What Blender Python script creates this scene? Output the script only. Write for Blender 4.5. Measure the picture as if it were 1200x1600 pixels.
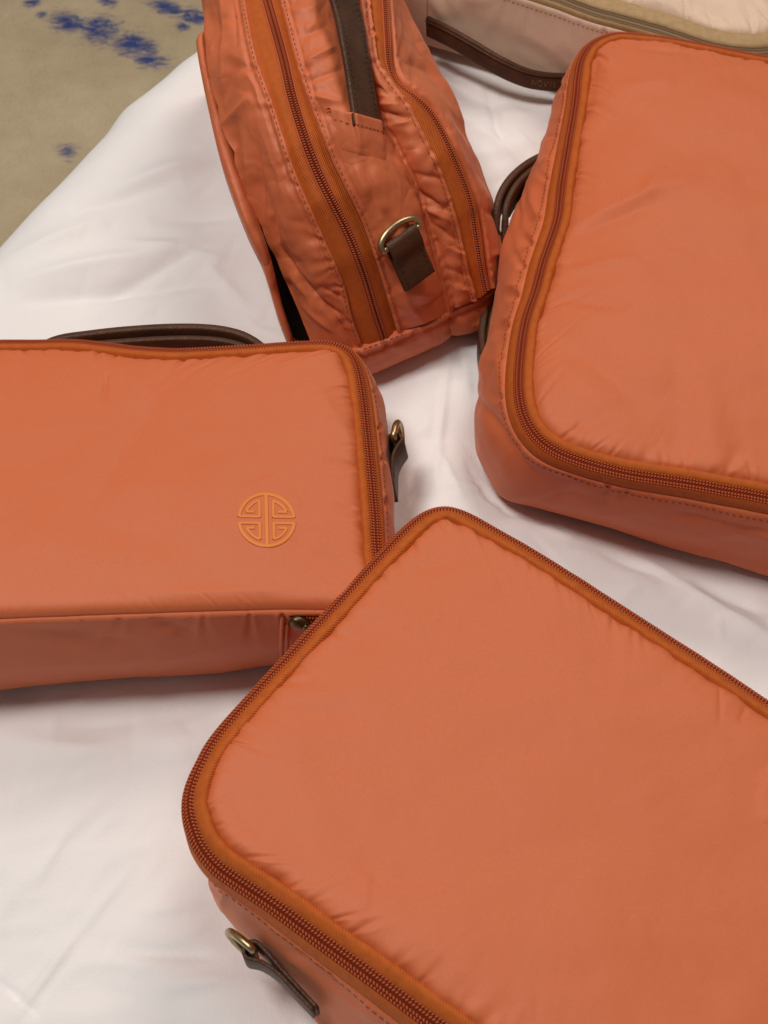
import bpy, math, random
import numpy as np
from mathutils import Matrix, Vector

for o in list(bpy.data.objects):
    bpy.data.objects.remove(o, do_unlink=True)
S = bpy.context.scene
C = S.collection

# ------------------------------------------------------------------ camera
PITCH = math.radians(57.0)
FPX = 2133.0                 # focal length in pixels of a 1200 x 1600 frame
DIST = 0.72
FWD = np.array([0, math.cos(PITCH), -math.sin(PITCH)])
UPV = np.array([0, math.sin(PITCH), math.cos(PITCH)])
RGT = np.array([1.0, 0, 0])
CAM = -DIST * FWD
cam = bpy.data.cameras.new('camera')
cam.sensor_fit = 'VERTICAL'
cam.sensor_height = 36.0
cam.lens = 36.0 * FPX / 1600.0
cam.clip_start = 0.02
cam.clip_end = 100
cam.dof.use_dof = True
cam.dof.focus_distance = 0.66
cam.dof.aperture_fstop = 24.0
cam_ob = bpy.data.objects.new('camera', cam)
C.objects.link(cam_ob)
cam_ob.location = CAM
cam_ob.rotation_euler = (math.pi / 2 - PITCH, 0, 0)
S.camera = cam_ob

# ------------------------------------------------------------------ light
w = bpy.data.worlds.new('World')
S.world = w
w.use_nodes = True
bg = w.node_tree.nodes['Background']
bg.inputs[0].default_value = (1.0, 0.96, 0.94, 1)
bg.inputs[1].default_value = 0.13


def area(name, loc, target, size, power, col):
    l = bpy.data.lights.new(name, 'AREA')
    l.shape = 'DISK'
    l.size = size
    l.energy = power
    l.color = col
    o = bpy.data.objects.new(name, l)
    C.objects.link(o)
    o.location = loc
    d = Vector(target) - Vector(loc)
    o.rotation_euler = d.to_track_quat('-Z', 'Y').to_euler()
    return o


area('ceiling_lamp', (-0.60, -0.06, 2.05), (0, 0, 0), 0.55, 27.0, (1.0, 0.945, 0.89))
area('ceiling_lamp', (0.55, 1.25, 1.9), (0, 0.1, 0), 0.8, 17.0, (1.0, 0.89, 0.78))
S.view_settings.view_transform = 'Standard'
S.view_settings.look = 'None'
S.view_settings.gamma = 1
S.view_settings.exposure = 0.0
S.render.resolution_x = 768
S.render.resolution_y = 1024

# ------------------------------------------------------------------ maths helpers
rng = np.random.RandomState(7)


def at(X, Y, z):
    """point of the photograph pixel (X, Y) standing at height z"""
    X = np.asarray(X, float); Y = np.asarray(Y, float); z = np.asarray(z, float)
    d = FWD + ((X - 600) / FPX)[..., None] * RGT + ((800 - Y) / FPX)[..., None] * UPV
    t = (z - CAM[2]) / d[..., 2]
    return CAM + d * t[..., None]


def proj(P):
    q = np.asarray(P) - CAM
    zc = q @ FWD
    return np.stack([600 + FPX * (q @ RGT) / zc, 800 - FPX * (q @ UPV) / zc], -1)


_perm = np.random.RandomState(3).randint(0, 1 << 30, 4096)


def _h(i, j, seed):
    return (_perm[(i * 73 + _perm[(j * 151 + seed * 17) % 4096]) % 4096] % 10007) / 10007.0 * 2 - 1


def vnoise(x, y, seed=0):
    xi = np.floor(x).astype(int); yi = np.floor(y).astype(int)
    fx = x - xi; fy = y - yi
    fx = fx * fx * fx * (fx * (fx * 6 - 15) + 10); fy = fy * fy * fy * (fy * (fy * 6 - 15) + 10)
    a = _h(xi, yi, seed); b = _h(xi + 1, yi, seed); c = _h(xi, yi + 1, seed); d = _h(xi + 1, yi + 1, seed)
    return (a * (1 - fx) + b * fx) * (1 - fy) + (c * (1 - fx) + d * fx) * fy


def fbm(x, y, seed=0, oct=3, gain=0.5):
    r = 0; a = 1; t = 0
    for k in range(oct):
        r = r + a * vnoise(x * 2 ** k + 5.3 * k, y * 2 ** k - 3.1 * k, seed + k)
        t += a; a *= gain
    return r / t


def ridged(x, y, seed=0, oct=2):
    r = 0; a = 1; t = 0
    for k in range(oct):
        r = r + a * (1 - 2 * np.abs(vnoise(x * 2 ** k + 9.1 * k, y * 2 ** k, seed + k)))
        t += a; a *= 0.5
    return r / t


def pnoise(s, L, scale, seed, oct=3):
    """noise along a closed loop of length L"""
    a = 2 * math.pi * s / L
    r = L / (2 * math.pi) / scale
    return fbm(r * np.cos(a) + 50.3, r * np.sin(a) + 31.7, seed, oct)


def crom(P, t, closed=False):
    """Catmull-Rom through rows of P (K, ...) at float positions t"""
    P = np.asarray(P, float); K = len(P); t = np.asarray(t, float)
    if closed:
        i = np.floor(t).astype(int); f = t - i
        g = lambda k: P[k % K]
    else:
        i = np.clip(np.floor(t).astype(int), 0, K - 2); f = t - i
        Q = np.concatenate([[2 * P[0] - P[1]], P, [2 * P[-1] - P[-2]]])
        g = lambda k: Q[k + 1]
    f = f.reshape(f.shape + (1,) * (P.ndim - 1))
    p0, p1, p2, p3 = g(i - 1), g(i), g(i + 1), g(i + 2)
    return 0.5 * (2 * p1 + (p2 - p0) * f + (2 * p0 - 5 * p1 + 4 * p2 - p3) * f ** 2 + (3 * p1 - p0 - 3 * p2 + p3) * f ** 3)


def arclen(P, closed=False):
    d = np.linalg.norm(np.diff(P, axis=0), axis=1)
    return np.concatenate([[0], np.cumsum(d)])


def resample(P, n, dims=3, closed=False):
    """dense points -> n points evenly spaced along the first dims coordinates"""
    Q = np.concatenate([P, P[:1]]) if closed else P
    s = arclen(Q[:, :dims])
    tt = np.linspace(0, s[-1], n + 1)[:-1] if closed else np.linspace(0, s[-1], n)
    return np.stack([np.interp(tt, s, Q[:, k]) for k in range(Q.shape[1])], 1), s[-1]


def spline(P, n, closed=False):
    P = np.asarray(P, float)
    K = len(P)
    t = np.linspace(0, K if closed else K - 1, 40 * K + 1)
    if closed:
        t = t[:-1]
    return resample(crom(P, t, closed), n, P.shape[1] if P.shape[1] < 3 else 3, closed)[0]


def norm(v):
    return v / (np.linalg.norm(v, axis=-1, keepdims=True) + 1e-12)


def gnormals(V, closed_u=False):
    if closed_u:
        du = np.roll(V, -1, 0) - np.roll(V, 1, 0)
    else:
        du = np.gradient(V, axis=0)
    dv = np.gradient(V, axis=1)
    return norm(np.cross(du, dv))


# ------------------------------------------------------------------ scene helpers
def thing(name, label, cat, loc, group=None):
    o = bpy.data.objects.new(name, None)
    o.empty_display_size = 0.05
    C.objects.link(o)
    o.location = loc
    o['label'] = label
    o['category'] = cat
    if group:
        o['group'] = group
    return o


def link(name, me, mat, parent=None, kind=None):
    o = bpy.data.objects.new(name, me)
    if mat:
        me.materials.append(mat)
    C.objects.link(o)
    if parent is not None:
        o.parent = parent
        q = parent; M = Matrix.Identity(4)
        while q is not None:
            M = M @ Matrix.Translation(-Vector(q.location)) if q.type == 'EMPTY' else M
            q = q.parent
        o.matrix_parent_inverse = M if parent.type == 'EMPTY' else Matrix.Identity(4)
    if kind:
        o['kind'] = kind
    return o


def smooth(me):
    me.polygons.foreach_set('use_smooth', np.ones(len(me.polygons), bool))


def grid(name, V, mat, parent=None, closed_u=False, closed_v=False, uv=None, kind=None, flip=False):
    n, m, _ = V.shape
    idx = np.arange(n * m).reshape(n, m)
    a = idx if closed_u else idx[:-1]
    b = np.roll(idx, -1, 0) if closed_u else idx[1:]
    if closed_v:
        a2, b2 = np.roll(a, -1, 1), np.roll(b, -1, 1)
        F = np.stack([a, b, b2, a2], -1)
    else:
        F = np.stack([a[:, :-1], b[:, :-1], b[:, 1:], a[:, 1:]], -1)
    F = F.reshape(-1, 4)
    if flip:
        F = F[:, ::-1]
    me = bpy.data.meshes.new(name)
    me.vertices.add(n * m)
    me.vertices.foreach_set('co', V.reshape(-1).astype(np.float32))
    me.loops.add(F.size)
    me.loops.foreach_set('vertex_index', F.reshape(-1).astype(np.int32))
    me.polygons.add(len(F))
    me.polygons.foreach_set('loop_start', np.arange(0, F.size, 4, dtype=np.int32))
    me.update(calc_edges=True)
    if uv is not None:
        L = me.uv_layers.new(name='UVMap')
        u = uv.reshape(-1, 2)[F.reshape(-1)]
        if closed_u:                       # keep the wrap quad continuous
            U = u.reshape(-1, 4, 2)
            mx = uv[..., 0].max()
            bad = (U[:, :, 0].max(1) - U[:, :, 0].min(1)) > mx * 0.5
            sub = U[bad]
            sub[..., 0] = np.where(sub[..., 0] < mx * 0.5, sub[..., 0] + mx, sub[..., 0])
            U[bad] = sub
            u = U.reshape(-1, 2)
        L.data.foreach_set('uv', u.reshape(-1).astype(np.float32))
    smooth(me)
    return link(name, me, mat, parent, kind)


def bits(name, cen, ax, ay, az, mat, parent, kind='stuff', seg=6):
    """many small rounded grains joined: centres + three half axes each (N,3)"""
    base = []
    faces = []
    lat = [(-0.75, 0.66), (0.0, 1.0), (0.75, 0.66)]
    base.append((-1, 0, 0))
    for (l, r) in lat:
        for k in range(seg):
            a = 2 * math.pi * k / seg
            base.append((l, r * math.cos(a), r * math.sin(a)))
    base.append((1, 0, 0))
    last = len(base) - 1
    for k in range(seg):
        faces.append((0, 1 + (k + 1) % seg, 1 + k))
        faces.append((last, 1 + 2 * seg + k, 1 + 2 * seg + (k + 1) % seg))
    quads = []
    for r in range(2):
        for k in range(seg):
            a = 1 + r * seg + k; b = 1 + r * seg + (k + 1) % seg
            quads.append((a, b, b + seg)); quads.append((a, b + seg, a + seg))
    F = np.array(faces + quads)
    B = np.array(base)
    N = len(cen)
    V = cen[:, None, :] + B[None, :, 0:1] * ax[:, None, :] + B[None, :, 1:2] * ay[:, None, :] + B[None, :, 2:3] * az[:, None, :]
    FF = (F[None] + (np.arange(N) * len(B))[:, None, None]).reshape(-1, 3)
    me = bpy.data.meshes.new(name)
    me.vertices.add(N * len(B))
    me.vertices.foreach_set('co', V.reshape(-1).astype(np.float32))
    me.loops.add(FF.size)
    me.loops.foreach_set('vertex_index', FF.reshape(-1).astype(np.int32))
    me.polygons.add(len(FF))
    me.polygons.foreach_set('loop_start', np.arange(0, FF.size, 3, dtype=np.int32))
    me.update(calc_edges=True)
    smooth(me)
    return link(name, me, mat, parent, kind)


def tube(name, P, r, mat, parent, seg=10, closed=False):
    P = np.asarray(P, float)
    T = norm(np.roll(P, -1, 0) - np.roll(P, 1, 0)) if closed else norm(np.gradient(P, axis=0))
    ref = np.array([0.31, 0.17, 0.93])
    A = norm(np.cross(T, ref)); B = np.cross(T, A)
    a = np.linspace(0, 2 * math.pi, seg, endpoint=False)
    V = P[:, None] + r * (np.cos(a)[None, :, None] * A[:, None] + np.sin(a)[None, :, None] * B[:, None])
    return grid(name, V, mat, parent, closed_u=closed, closed_v=True)


def strap(name, P, Wd, width, thick, mat, parent, closed=False, bev=0.35):
    """a solid leather band: centre line P, width direction Wd (unit), thickness across"""
    P = np.asarray(P, float)
    n = len(P)
    T = norm(np.gradient(P, axis=0))
    Wd = np.broadcast_to(np.asarray(Wd, float), P.shape)
    Wd = norm(Wd - T * np.sum(Wd * T, -1, keepdims=True))
    N = norm(np.cross(T, Wd))
    hw, ht = np.broadcast_to(np.asarray(width, float) / 2, (n,)), thick / 2
    b = ht * bev * 1.6
    prof = []
    for (sx, sy) in ((1, 1), (-1, 1), (-1, -1), (1, -1)):
        c = [(1, 0.35), (0.97, 0.75), (0.9, 1.0)]
        pts = [(-b * 0, -ht * 0.65), (-b * 0.3, -ht * 0.22), (-b, 0)]
        if sx * sy < 0:
            pts = pts[::-1]
        for (dw, dn) in pts:
            prof.append((sx, dw * sx, sy * (ht + dn)))
    rows = []
    for (sx, dw, dn) in prof:
        rows.append(P + Wd * (sx * hw + dw)[:, None] + N * dn)
    V = np.stack(rows, 1)
    # close the ends
    V = np.concatenate([V[:1].mean(1, keepdims=True).repeat(V.shape[1], 1), V, V[-1:].mean(1, keepdims=True).repeat(V.shape[1], 1)])
    s = arclen(V.mean(1))
    uv = np.stack([np.broadcast_to(s[:, None], V.shape[:2]), np.broadcast_to(np.linspace(0, 0.05, V.shape[1])[None], V.shape[:2])], -1)
    return grid(name, V, mat, parent, closed_v=True, uv=uv)


# ------------------------------------------------------------------ materials
def mat(name, col, rough=0.6, metal=0.0, sheen=0.0, sheen_tint=(1, 1, 1), build=None, spec=0.5):
    m = bpy.data.materials.new(name)
    m.use_nodes = True
    nt = m.node_tree
    b = nt.nodes['Principled BSDF']
    b.inputs['Base Color'].default_value = (*col, 1)
    b.inputs['Roughness'].default_value = rough
    b.inputs['Metallic'].default_value = metal
    b.inputs['Specular IOR Level'].default_value = spec
    if sheen:
        b.inputs['Sheen Weight'].default_value = sheen
        b.inputs['Sheen Roughness'].default_value = 0.35
        b.inputs['Sheen Tint'].default_value = (*sheen_tint, 1)
    if build:
        build(nt, b, col)
    return m


def nd(nt, t, **kw):
    n = nt.nodes.new(t)
    for k, v in kw.items():
        if k in n.inputs:
            n.inputs[k].default_value = v
        else:
            setattr(n, k, v)
    return n


def varied(nt, b, col, scale, amt, coord='Object', detail=3.0):
    """base colour that wanders a little"""
    tc = nd(nt, 'ShaderNodeTexCoord')
    n = nd(nt, 'ShaderNodeTexNoise', Scale=scale, Detail=detail)
    nt.links.new(tc.outputs[coord], n.inputs['Vector'])
    r = nd(nt, 'ShaderNodeValToRGB')
    r.color_ramp.elements[0].position = 0.3
    r.color_ramp.elements[1].position = 0.7
    r.color_ramp.elements[0].color = (*[c * (1 - amt) for c in col], 1)
    r.color_ramp.elements[1].color = (*[min(1, c * (1 + amt)) for c in col], 1)
    nt.links.new(n.outputs['Fac'], r.inputs['Fac'])
    nt.links.new(r.outputs['Color'], b.inputs['Base Color'])
    return tc, r


def weave(nt, tc, period, strength, dist, b, coord='UV', crumple=0.0, cscale=38.0):
    """crossed threads as bump"""
    w1 = nd(nt, 'ShaderNodeTexWave', Scale=1.0 / period / 3.1416 * 1.5, Distortion=0.4, bands_direction='X')
    w2 = nd(nt, 'ShaderNodeTexWave', Scale=1.0 / period / 3.1416 * 1.5, Distortion=0.4, bands_direction='Y')
    for q in (w1, w2):
        nt.links.new(tc.outputs[coord], q.inputs['Vector'])
    mul = nd(nt, 'ShaderNodeMath', operation='ADD')
    nt.links.new(w1.outputs['Fac'], mul.inputs[0])
    nt.links.new(w2.outputs['Fac'], mul.inputs[1])
    bp = nd(nt, 'ShaderNodeBump', Strength=strength, Distance=dist)
    nt.links.new(mul.outputs[0], bp.inputs['Height'])
    # slow crumple under the threads
    n = nd(nt, 'ShaderNodeTexNoise', Scale=120.0, Detail=4.0)
    nt.links.new(tc.outputs['Object'], n.inputs['Vector'])
    b2 = nd(nt, 'ShaderNodeBump', Strength=0.06, Distance=0.002)
    nt.links.new(n.outputs['Fac'], b2.inputs['Height'])
    nt.links.new(b2.outputs['Normal'], bp.inputs['Normal'])
    if crumple:
        n2 = nd(nt, 'ShaderNodeTexNoise', Scale=cscale, Detail=2.0, Distortion=0.3)
        nt.links.new(tc.outputs['Object'], n2.inputs['Vector'])
        sb = nd(nt, 'ShaderNodeMath', operation='SUBTRACT'); sb.inputs[1].default_value = 0.5
        ab = nd(nt, 'ShaderNodeMath', operation='ABSOLUTE')
        nt.links.new(n2.outputs['Fac'], sb.inputs[0]); nt.links.new(sb.outputs[0], ab.inputs[0])
        b3 = nd(nt, 'ShaderNodeBump', Strength=crumple, Distance=0.010)
        nt.links.new(ab.outputs[0], b3.inputs['Height'])
        nt.links.new(b3.outputs['Normal'], b2.inputs['Normal'])
    nt.links.new(bp.outputs['Normal'], b.inputs['Normal'])


def b_nylon(nt, b, col):
    tc, r = varied(nt, b, col, 900.0, 0.035, detail=4)
    weave(nt, tc, 0.0006, 0.10, 0.0002, b, crumple=0.10, cscale=22.0)


def b_nylon_creased(nt, b, col):
    tc, r = varied(nt, b, col, 900.0, 0.035, detail=4)
    weave(nt, tc, 0.0006, 0.10, 0.0002, b, crumple=0.42, cscale=38.0)


def b_tape(nt, b, col):
    tc, r = varied(nt, b, col, 300.0, 0.10)
    mp = nd(nt, 'ShaderNodeMapping')
    mp.inputs['Rotation'].default_value = (0, 0, math.radians(38))
    nt.links.new(tc.outputs['UV'], mp.inputs['Vector'])
    wv = nd(nt, 'ShaderNodeTexWave', Scale=1.0 / 0.0011 / 6.283 * 2, Distortion=0.6, bands_direction='X')
    nt.links.new(mp.outputs[0], wv.inputs['Vector'])
    bp = nd(nt, 'ShaderNodeBump', Strength=0.5, Distance=0.0004)
    nt.links.new(wv.outputs['Fac'], bp.inputs['Height'])
    nt.links.new(bp.outputs['Normal'], b.inputs['Normal'])


def b_leather(nt, b, col):
    tc, r = varied(nt, b, col, 90.0, 0.22, detail=6)
    v = nd(nt, 'ShaderNodeTexVoronoi', Scale=900.0)
    nt.links.new(tc.outputs['Object'], v.inputs['Vector'])
    bp = nd(nt, 'ShaderNodeBump', Strength=0.5, Distance=0.0004)
    nt.links.new(v.outputs['Distance'], bp.inputs['Height'])
    nt.links.new(bp.outputs['Normal'], b.inputs['Normal'])


def b_brass(nt, b, col):
    varied(nt, b, col, 140.0, 0.35, detail=5)


def b_duvet(nt, b, col):
    tc, r = varied(nt, b, col, 25.0, 0.012, detail=6)
    weave(nt, tc, 0.0007, 0.06, 0.0002, b, coord='Object', crumple=0.16, cscale=16.0)
    for n_ in nt.nodes:
        if n_.type == 'TEX_NOISE' and abs(n_.inputs['Scale'].default_value - 120.0) < 1:
            n_.inputs['Scale'].default_value = 650.0
        if n_.type == 'BUMP' and abs(n_.inputs['Distance'].default_value - 0.002) < 1e-6:
            n_.inputs['Strength'].default_value = 0.12


def b_carpet(nt, b, col):
    tc = nd(nt, 'ShaderNodeTexCoord')
    n1 = nd(nt, 'ShaderNodeTexNoise', Scale=9.0, Detail=6.0, Roughness=0.65)
    nt.links.new(tc.outputs['Object'], n1.inputs['Vector'])
    base = nd(nt, 'ShaderNodeValToRGB')
    base.color_ramp.elements[0].position = 0.32
    base.color_ramp.elements[1].position = 0.68
    base.color_ramp.elements[0].color = (0.50, 0.395, 0.25, 1)
    base.color_ramp.elements[1].color = (0.66, 0.54, 0.36, 1)
    nt.links.new(n1.outputs['Fac'], base.inputs['Fac'])
    # brushed blue figure woven in: soft oval areas broken up by stretched noise
    masks = None
    for (cx, cy, rx, ry, rot) in CARPET_STROKES:
        mp = nd(nt, 'ShaderNodeMapping', vector_type='TEXTURE')
        mp.inputs['Location'].default_value = (cx, cy, 0)
        mp.inputs['Rotation'].default_value = (0, 0, rot)
        mp.inputs['Scale'].default_value = (rx, ry, 1)
        nt.links.new(tc.outputs['Object'], mp.inputs['Vector'])
        ln = nd(nt, 'ShaderNodeVectorMath', operation='LENGTH')
        nt.links.new(mp.outputs[0], ln.inputs[0])
        mr = nd(nt, 'ShaderNodeMapRange')
        mr.inputs['From Min'].default_value = 0.45
        mr.inputs['From Max'].default_value = 1.5
        mr.inputs['To Min'].default_value = 1.0
        mr.inputs['To Max'].default_value = 0.0
        nt.links.new(ln.outputs['Value'], mr.inputs['Value'])
        if masks is None:
            masks = mr.outputs[0]
        else:
            mx = nd(nt, 'ShaderNodeMath', operation='MAXIMUM')
            nt.links.new(masks, mx.inputs[0]); nt.links.new(mr.outputs[0], mx.inputs[1])
            masks = mx.outputs[0]
    mp = nd(nt, 'ShaderNodeMapping')
    mp.inputs['Rotation'].default_value = (0, 0, math.radians(-28))
    mp.inputs['Scale'].default_value = (40, 120, 1)
    nt.links.new(tc.outputs['Object'], mp.inputs['Vector'])
    n2 = nd(nt, 'ShaderNodeTexNoise', Scale=1.0, Detail=8.0, Roughness=0.82, Distortion=1.0)
    nt.links.new(mp.outputs[0], n2.inputs['Vector'])
    ad = nd(nt, 'ShaderNodeMath', operation='MULTIPLY_ADD')
    nt.links.new(masks, ad.inputs[0]); ad.inputs[1].default_value = 0.43
    nt.links.new(n2.outputs['Fac'], ad.inputs[2])
    th = nd(nt, 'ShaderNodeMapRange')
    th.inputs['From Min'].default_value = 0.72
    th.inputs['From Max'].default_value = 0.92
    nt.links.new(ad.outputs[0], th.inputs['Value'])
    mix = nd(nt, 'ShaderNodeMixRGB')
    mix.inputs[2].default_value = (0.045, 0.075, 0.24, 1)
    nt.links.new(th.outputs[0], mix.inputs[0])
    nt.links.new(base.outputs['Color'], mix.inputs[1])
    nt.links.new(mix.outputs[0], b.inputs['Base Color'])
    n3 = nd(nt, 'ShaderNodeTexNoise', Scale=300.0, Detail=3.0)
    nt.links.new(tc.outputs['Object'], n3.inputs['Vector'])
    bp = nd(nt, 'ShaderNodeBump', Strength=0.8, Distance=0.004)
    nt.links.new(n3.outputs['Fac'], bp.inputs['Height'])
    nt.links.new(bp.outputs['Normal'], b.inputs['Normal'])


FLOOR_Z = -0.50
CARPET_STROKES = []
for (X, Y, X2, Y2, half) in ((70, 20, 150, 52, 17), (105, 30, 205, 62, 22), (165, 52, 250, 86, 20), (200, 80, 272, 108, 14), (225, 0, 300, 26, 11), (270, 14, 340, 36, 14),
                             (88, 248, 122, 226, 12), (36, 12, 66, -6, 8), (150, -4, 185, 12, 9), (270, 36, 300, 46, 7), (55, 20, 75, 26, 7)):
    p = at(X, Y, FLOOR_Z); q = at(X2, Y2, FLOOR_Z)
    c = (p + q) / 2; d = q - p
    CARPET_STROKES.append((c[0], c[1], np.linalg.norm(d) / 2 * 1.1, half * 0.0017, math.atan2(d[1], d[0])))

ORANGE = (0.595, 0.145, 0.053)
M_NYLON = mat('coral_nylon', ORANGE, 0.54, sheen=0.20, sheen_tint=(1.0, 0.60, 0.42), build=b_nylon, spec=0.31)
M_CREASED = mat('coral_nylon_creased', ORANGE, 0.52, sheen=0.15, sheen_tint=(1.0, 0.60, 0.42), build=b_nylon_creased, spec=0.42)
M_TAPE = mat('orange_zipper_tape', (0.47, 0.098, 0.012), 0.65, sheen=0.04, sheen_tint=(1, 0.6, 0.3), build=b_tape, spec=0.25)
M_COIL = mat('rust_zipper_coil', (0.46, 0.098, 0.034), 0.6, spec=0.2)
M_GROOVE = mat('rust_zipper_core', (0.17, 0.022, 0.007), 0.9, spec=0.05)
M_THREAD = mat('rust_thread', (0.25, 0.045, 0.012), 0.6)
M_EMB = mat('orange_embroidery_thread', (0.71, 0.192, 0.022), 0.5, sheen=0.2, sheen_tint=(1, 0.7, 0.4))
M_LEATHER = mat('dark_brown_leather', (0.070, 0.027, 0.0115), 0.5, build=b_leather, spec=0.3)
M_BTHREAD = mat('black_thread', (0.008, 0.006, 0.005), 0.6)
M_BRASS = mat('antique_brass', (0.46, 0.36, 0.20), 0.38, metal=1.0, build=b_brass)
M_DBRASS = mat('dark_antique_brass', (0.13, 0.095, 0.05), 0.4, metal=1.0, build=b_brass)
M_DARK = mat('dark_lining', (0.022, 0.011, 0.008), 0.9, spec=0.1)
M_CREAM = mat('cream_nylon', (0.70, 0.505, 0.365), 0.5, sheen=0.2, build=b_nylon)
M_KHAKI = mat('khaki_zipper_tape', (0.43, 0.275, 0.125), 0.6, build=b_tape)
M_KCOIL = mat('olive_zipper_coil', (0.22, 0.130, 0.055), 0.6)
M_GOLD = mat('gold_lettering', (0.22, 0.15, 0.07), 0.4, metal=0.6)
M_DUVET = mat('white_cotton', (0.84, 0.825, 0.82), 0.85, sheen=0.1, build=b_duvet)
M_CARPET = mat('beige_carpet', (0.3, 0.24, 0.15), 0.95, build=b_carpet, spec=0.1)


# ------------------------------------------------------------------ shape tools for cloth
def strokes(px, items, sharp=0.35):
    """soft folds drawn as lines: (x0,y0,x1,y1,half width px, height mm[, skew]) -> metres"""
    h = np.zeros(px.shape[:-1])
    for it in items:
        x0, y0, x1, y1, hw, amp = it[:6]
        a = np.array([x0, y0], float); d = np.array([x1 - x0, y1 - y0], float)
        L = np.linalg.norm(d); d /= L
        q = px - a
        t = q @ d
        s = q @ np.array([-d[1], d[0]])
        s = s + it[6] * np.sin(t / L * math.pi * 2) * hw if len(it) > 6 else s
        tt = np.clip(t / L, -0.3, 1.3)
        env = np.clip(np.sin(np.clip((tt + 0.15) / 1.3, 0, 1) * math.pi), 0, 1) ** 0.8
        h += amp * 1e-3 * env * ((1 - sharp) * np.exp(-(s / hw) ** 2) + sharp * np.exp(-np.sqrt(s * s + (0.12 * hw) ** 2) / (0.55 * hw)))
    return h


def make_pucker(L, seed, spacing=0.012, amp=0.0010, length=0.009, closed=True):
    """little gathers that leave a seam at right angles; returns f(s, d)"""
    r = np.random.RandomState(seed)
    n = max(3, int(L / spacing))
    pos = (np.arange(n) + r.uniform(-0.45, 0.45, n)) * L / n
    A = amp * r.uniform(0.15, 1.0, n) ** 1.6 * 1.5
    ln = length * r.uniform(0.5, 2.2, n)
    wd = r.uniform(0.0006, 0.0016, n)
    sl = r.uniform(-0.6, 0.6, n)

    def f(s, d):
        out = np.zeros(np.broadcast(s, d).shape)
        k = np.exp(-d / 0.03)
        for i in range(n):
            ds = s - pos[i] - sl[i] * d
            if closed:
                ds = (ds + L / 2) % L - L / 2
            wdt = wd[i] * (1 + d / 0.008)
            q = ds / wdt
            out += A[i] * np.exp(-d / ln[i]) * (-np.exp(-q ** 2) + 0.55 * np.exp(-(q - 1.9) ** 2) + 0.45 * np.exp(-(q + 1.9) ** 2))
        return out
    return f


def teeth(name, P, N, U, mat_, parent, pitch=0.00135, off=0.0013, rise=0.0, closed=True, size=(0.0006, 0.00105, 0.00075)):
    """two rows of coil loops along P; N outward, U up at each sample"""
    Q = np.concatenate([P, P[:1]]) if closed else P
    s = arclen(Q)
    n = int(s[-1] / pitch)
    tt = (np.arange(n) + 0.5) * s[-1] / n
    ip = lambda A: np.stack([np.interp(tt, s, (np.concatenate([A, A[:1]]) if closed else A)[:, k]) for k in range(3)], 1)
    p = ip(P); nn = norm(ip(N)); uu = norm(ip(U))
    tan = norm(np.cross(uu, nn))
    cen = []; ax = []; ay = []; az = []
    for sgn, sh in ((-1, 0.0), (1, 0.5)):
        cen.append(p + nn * off * sgn + uu * rise + tan * (sh * pitch))
        ax.append(nn * size[1] + tan * size[0] * 0.35 * sgn); ay.append(tan * size[0]); az.append(uu * size[2])
    cat = np.concatenate
    return bits(name, cat(cen), cat(ax), cat(ay), cat(az), mat_, parent, seg=6)


def knit(name, P, N, U, mat_, parent, closed, half, phase, sg, pitch=0.00150):
    Q = np.concatenate([P, P[:1]]) if closed else P
    s = arclen(Q)
    n = int(s[-1] / pitch)
    tt = ((np.arange(n) + 0.25 + phase) % n) * s[-1] / n
    ip = lambda A: np.stack([np.interp(tt, s, (np.concatenate([A, A[:1]]) if closed else A)[:, k]) for k in range(3)], 1)
    p = ip(P); nn = norm(ip(N)); uu = norm(ip(U)); tan = norm(np.cross(uu, nn))
    return bits(name, p, nn * half + tan * half * 0.45 * sg, tan * pitch * 0.40, uu * 0.00055, mat_, parent, seg=6)


def stitch_line(name, P, U, mat_, parent, pitch=0.0032, length=0.0021, r=0.00028, lift=0.0002):
    s = arclen(P)
    n = max(2, int(s[-1] / pitch))
    tt = (np.arange(n) + 0.5) * s[-1] / n
    ip = lambda A: np.stack([np.interp(tt, s, A[:, k]) for k in range(3)], 1)
    p = ip(P); u = norm(ip(np.broadcast_to(U, P.shape)))
    t = norm(ip(np.gradient(P, axis=0)))
    sd = norm(np.cross(t, u))
    jit = rng.uniform(0.85, 1.15, (n, 1))
    return bits(name, p + u * lift, t * length / 2 * jit, sd * r, u * r, mat_, parent, seg=5)


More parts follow.
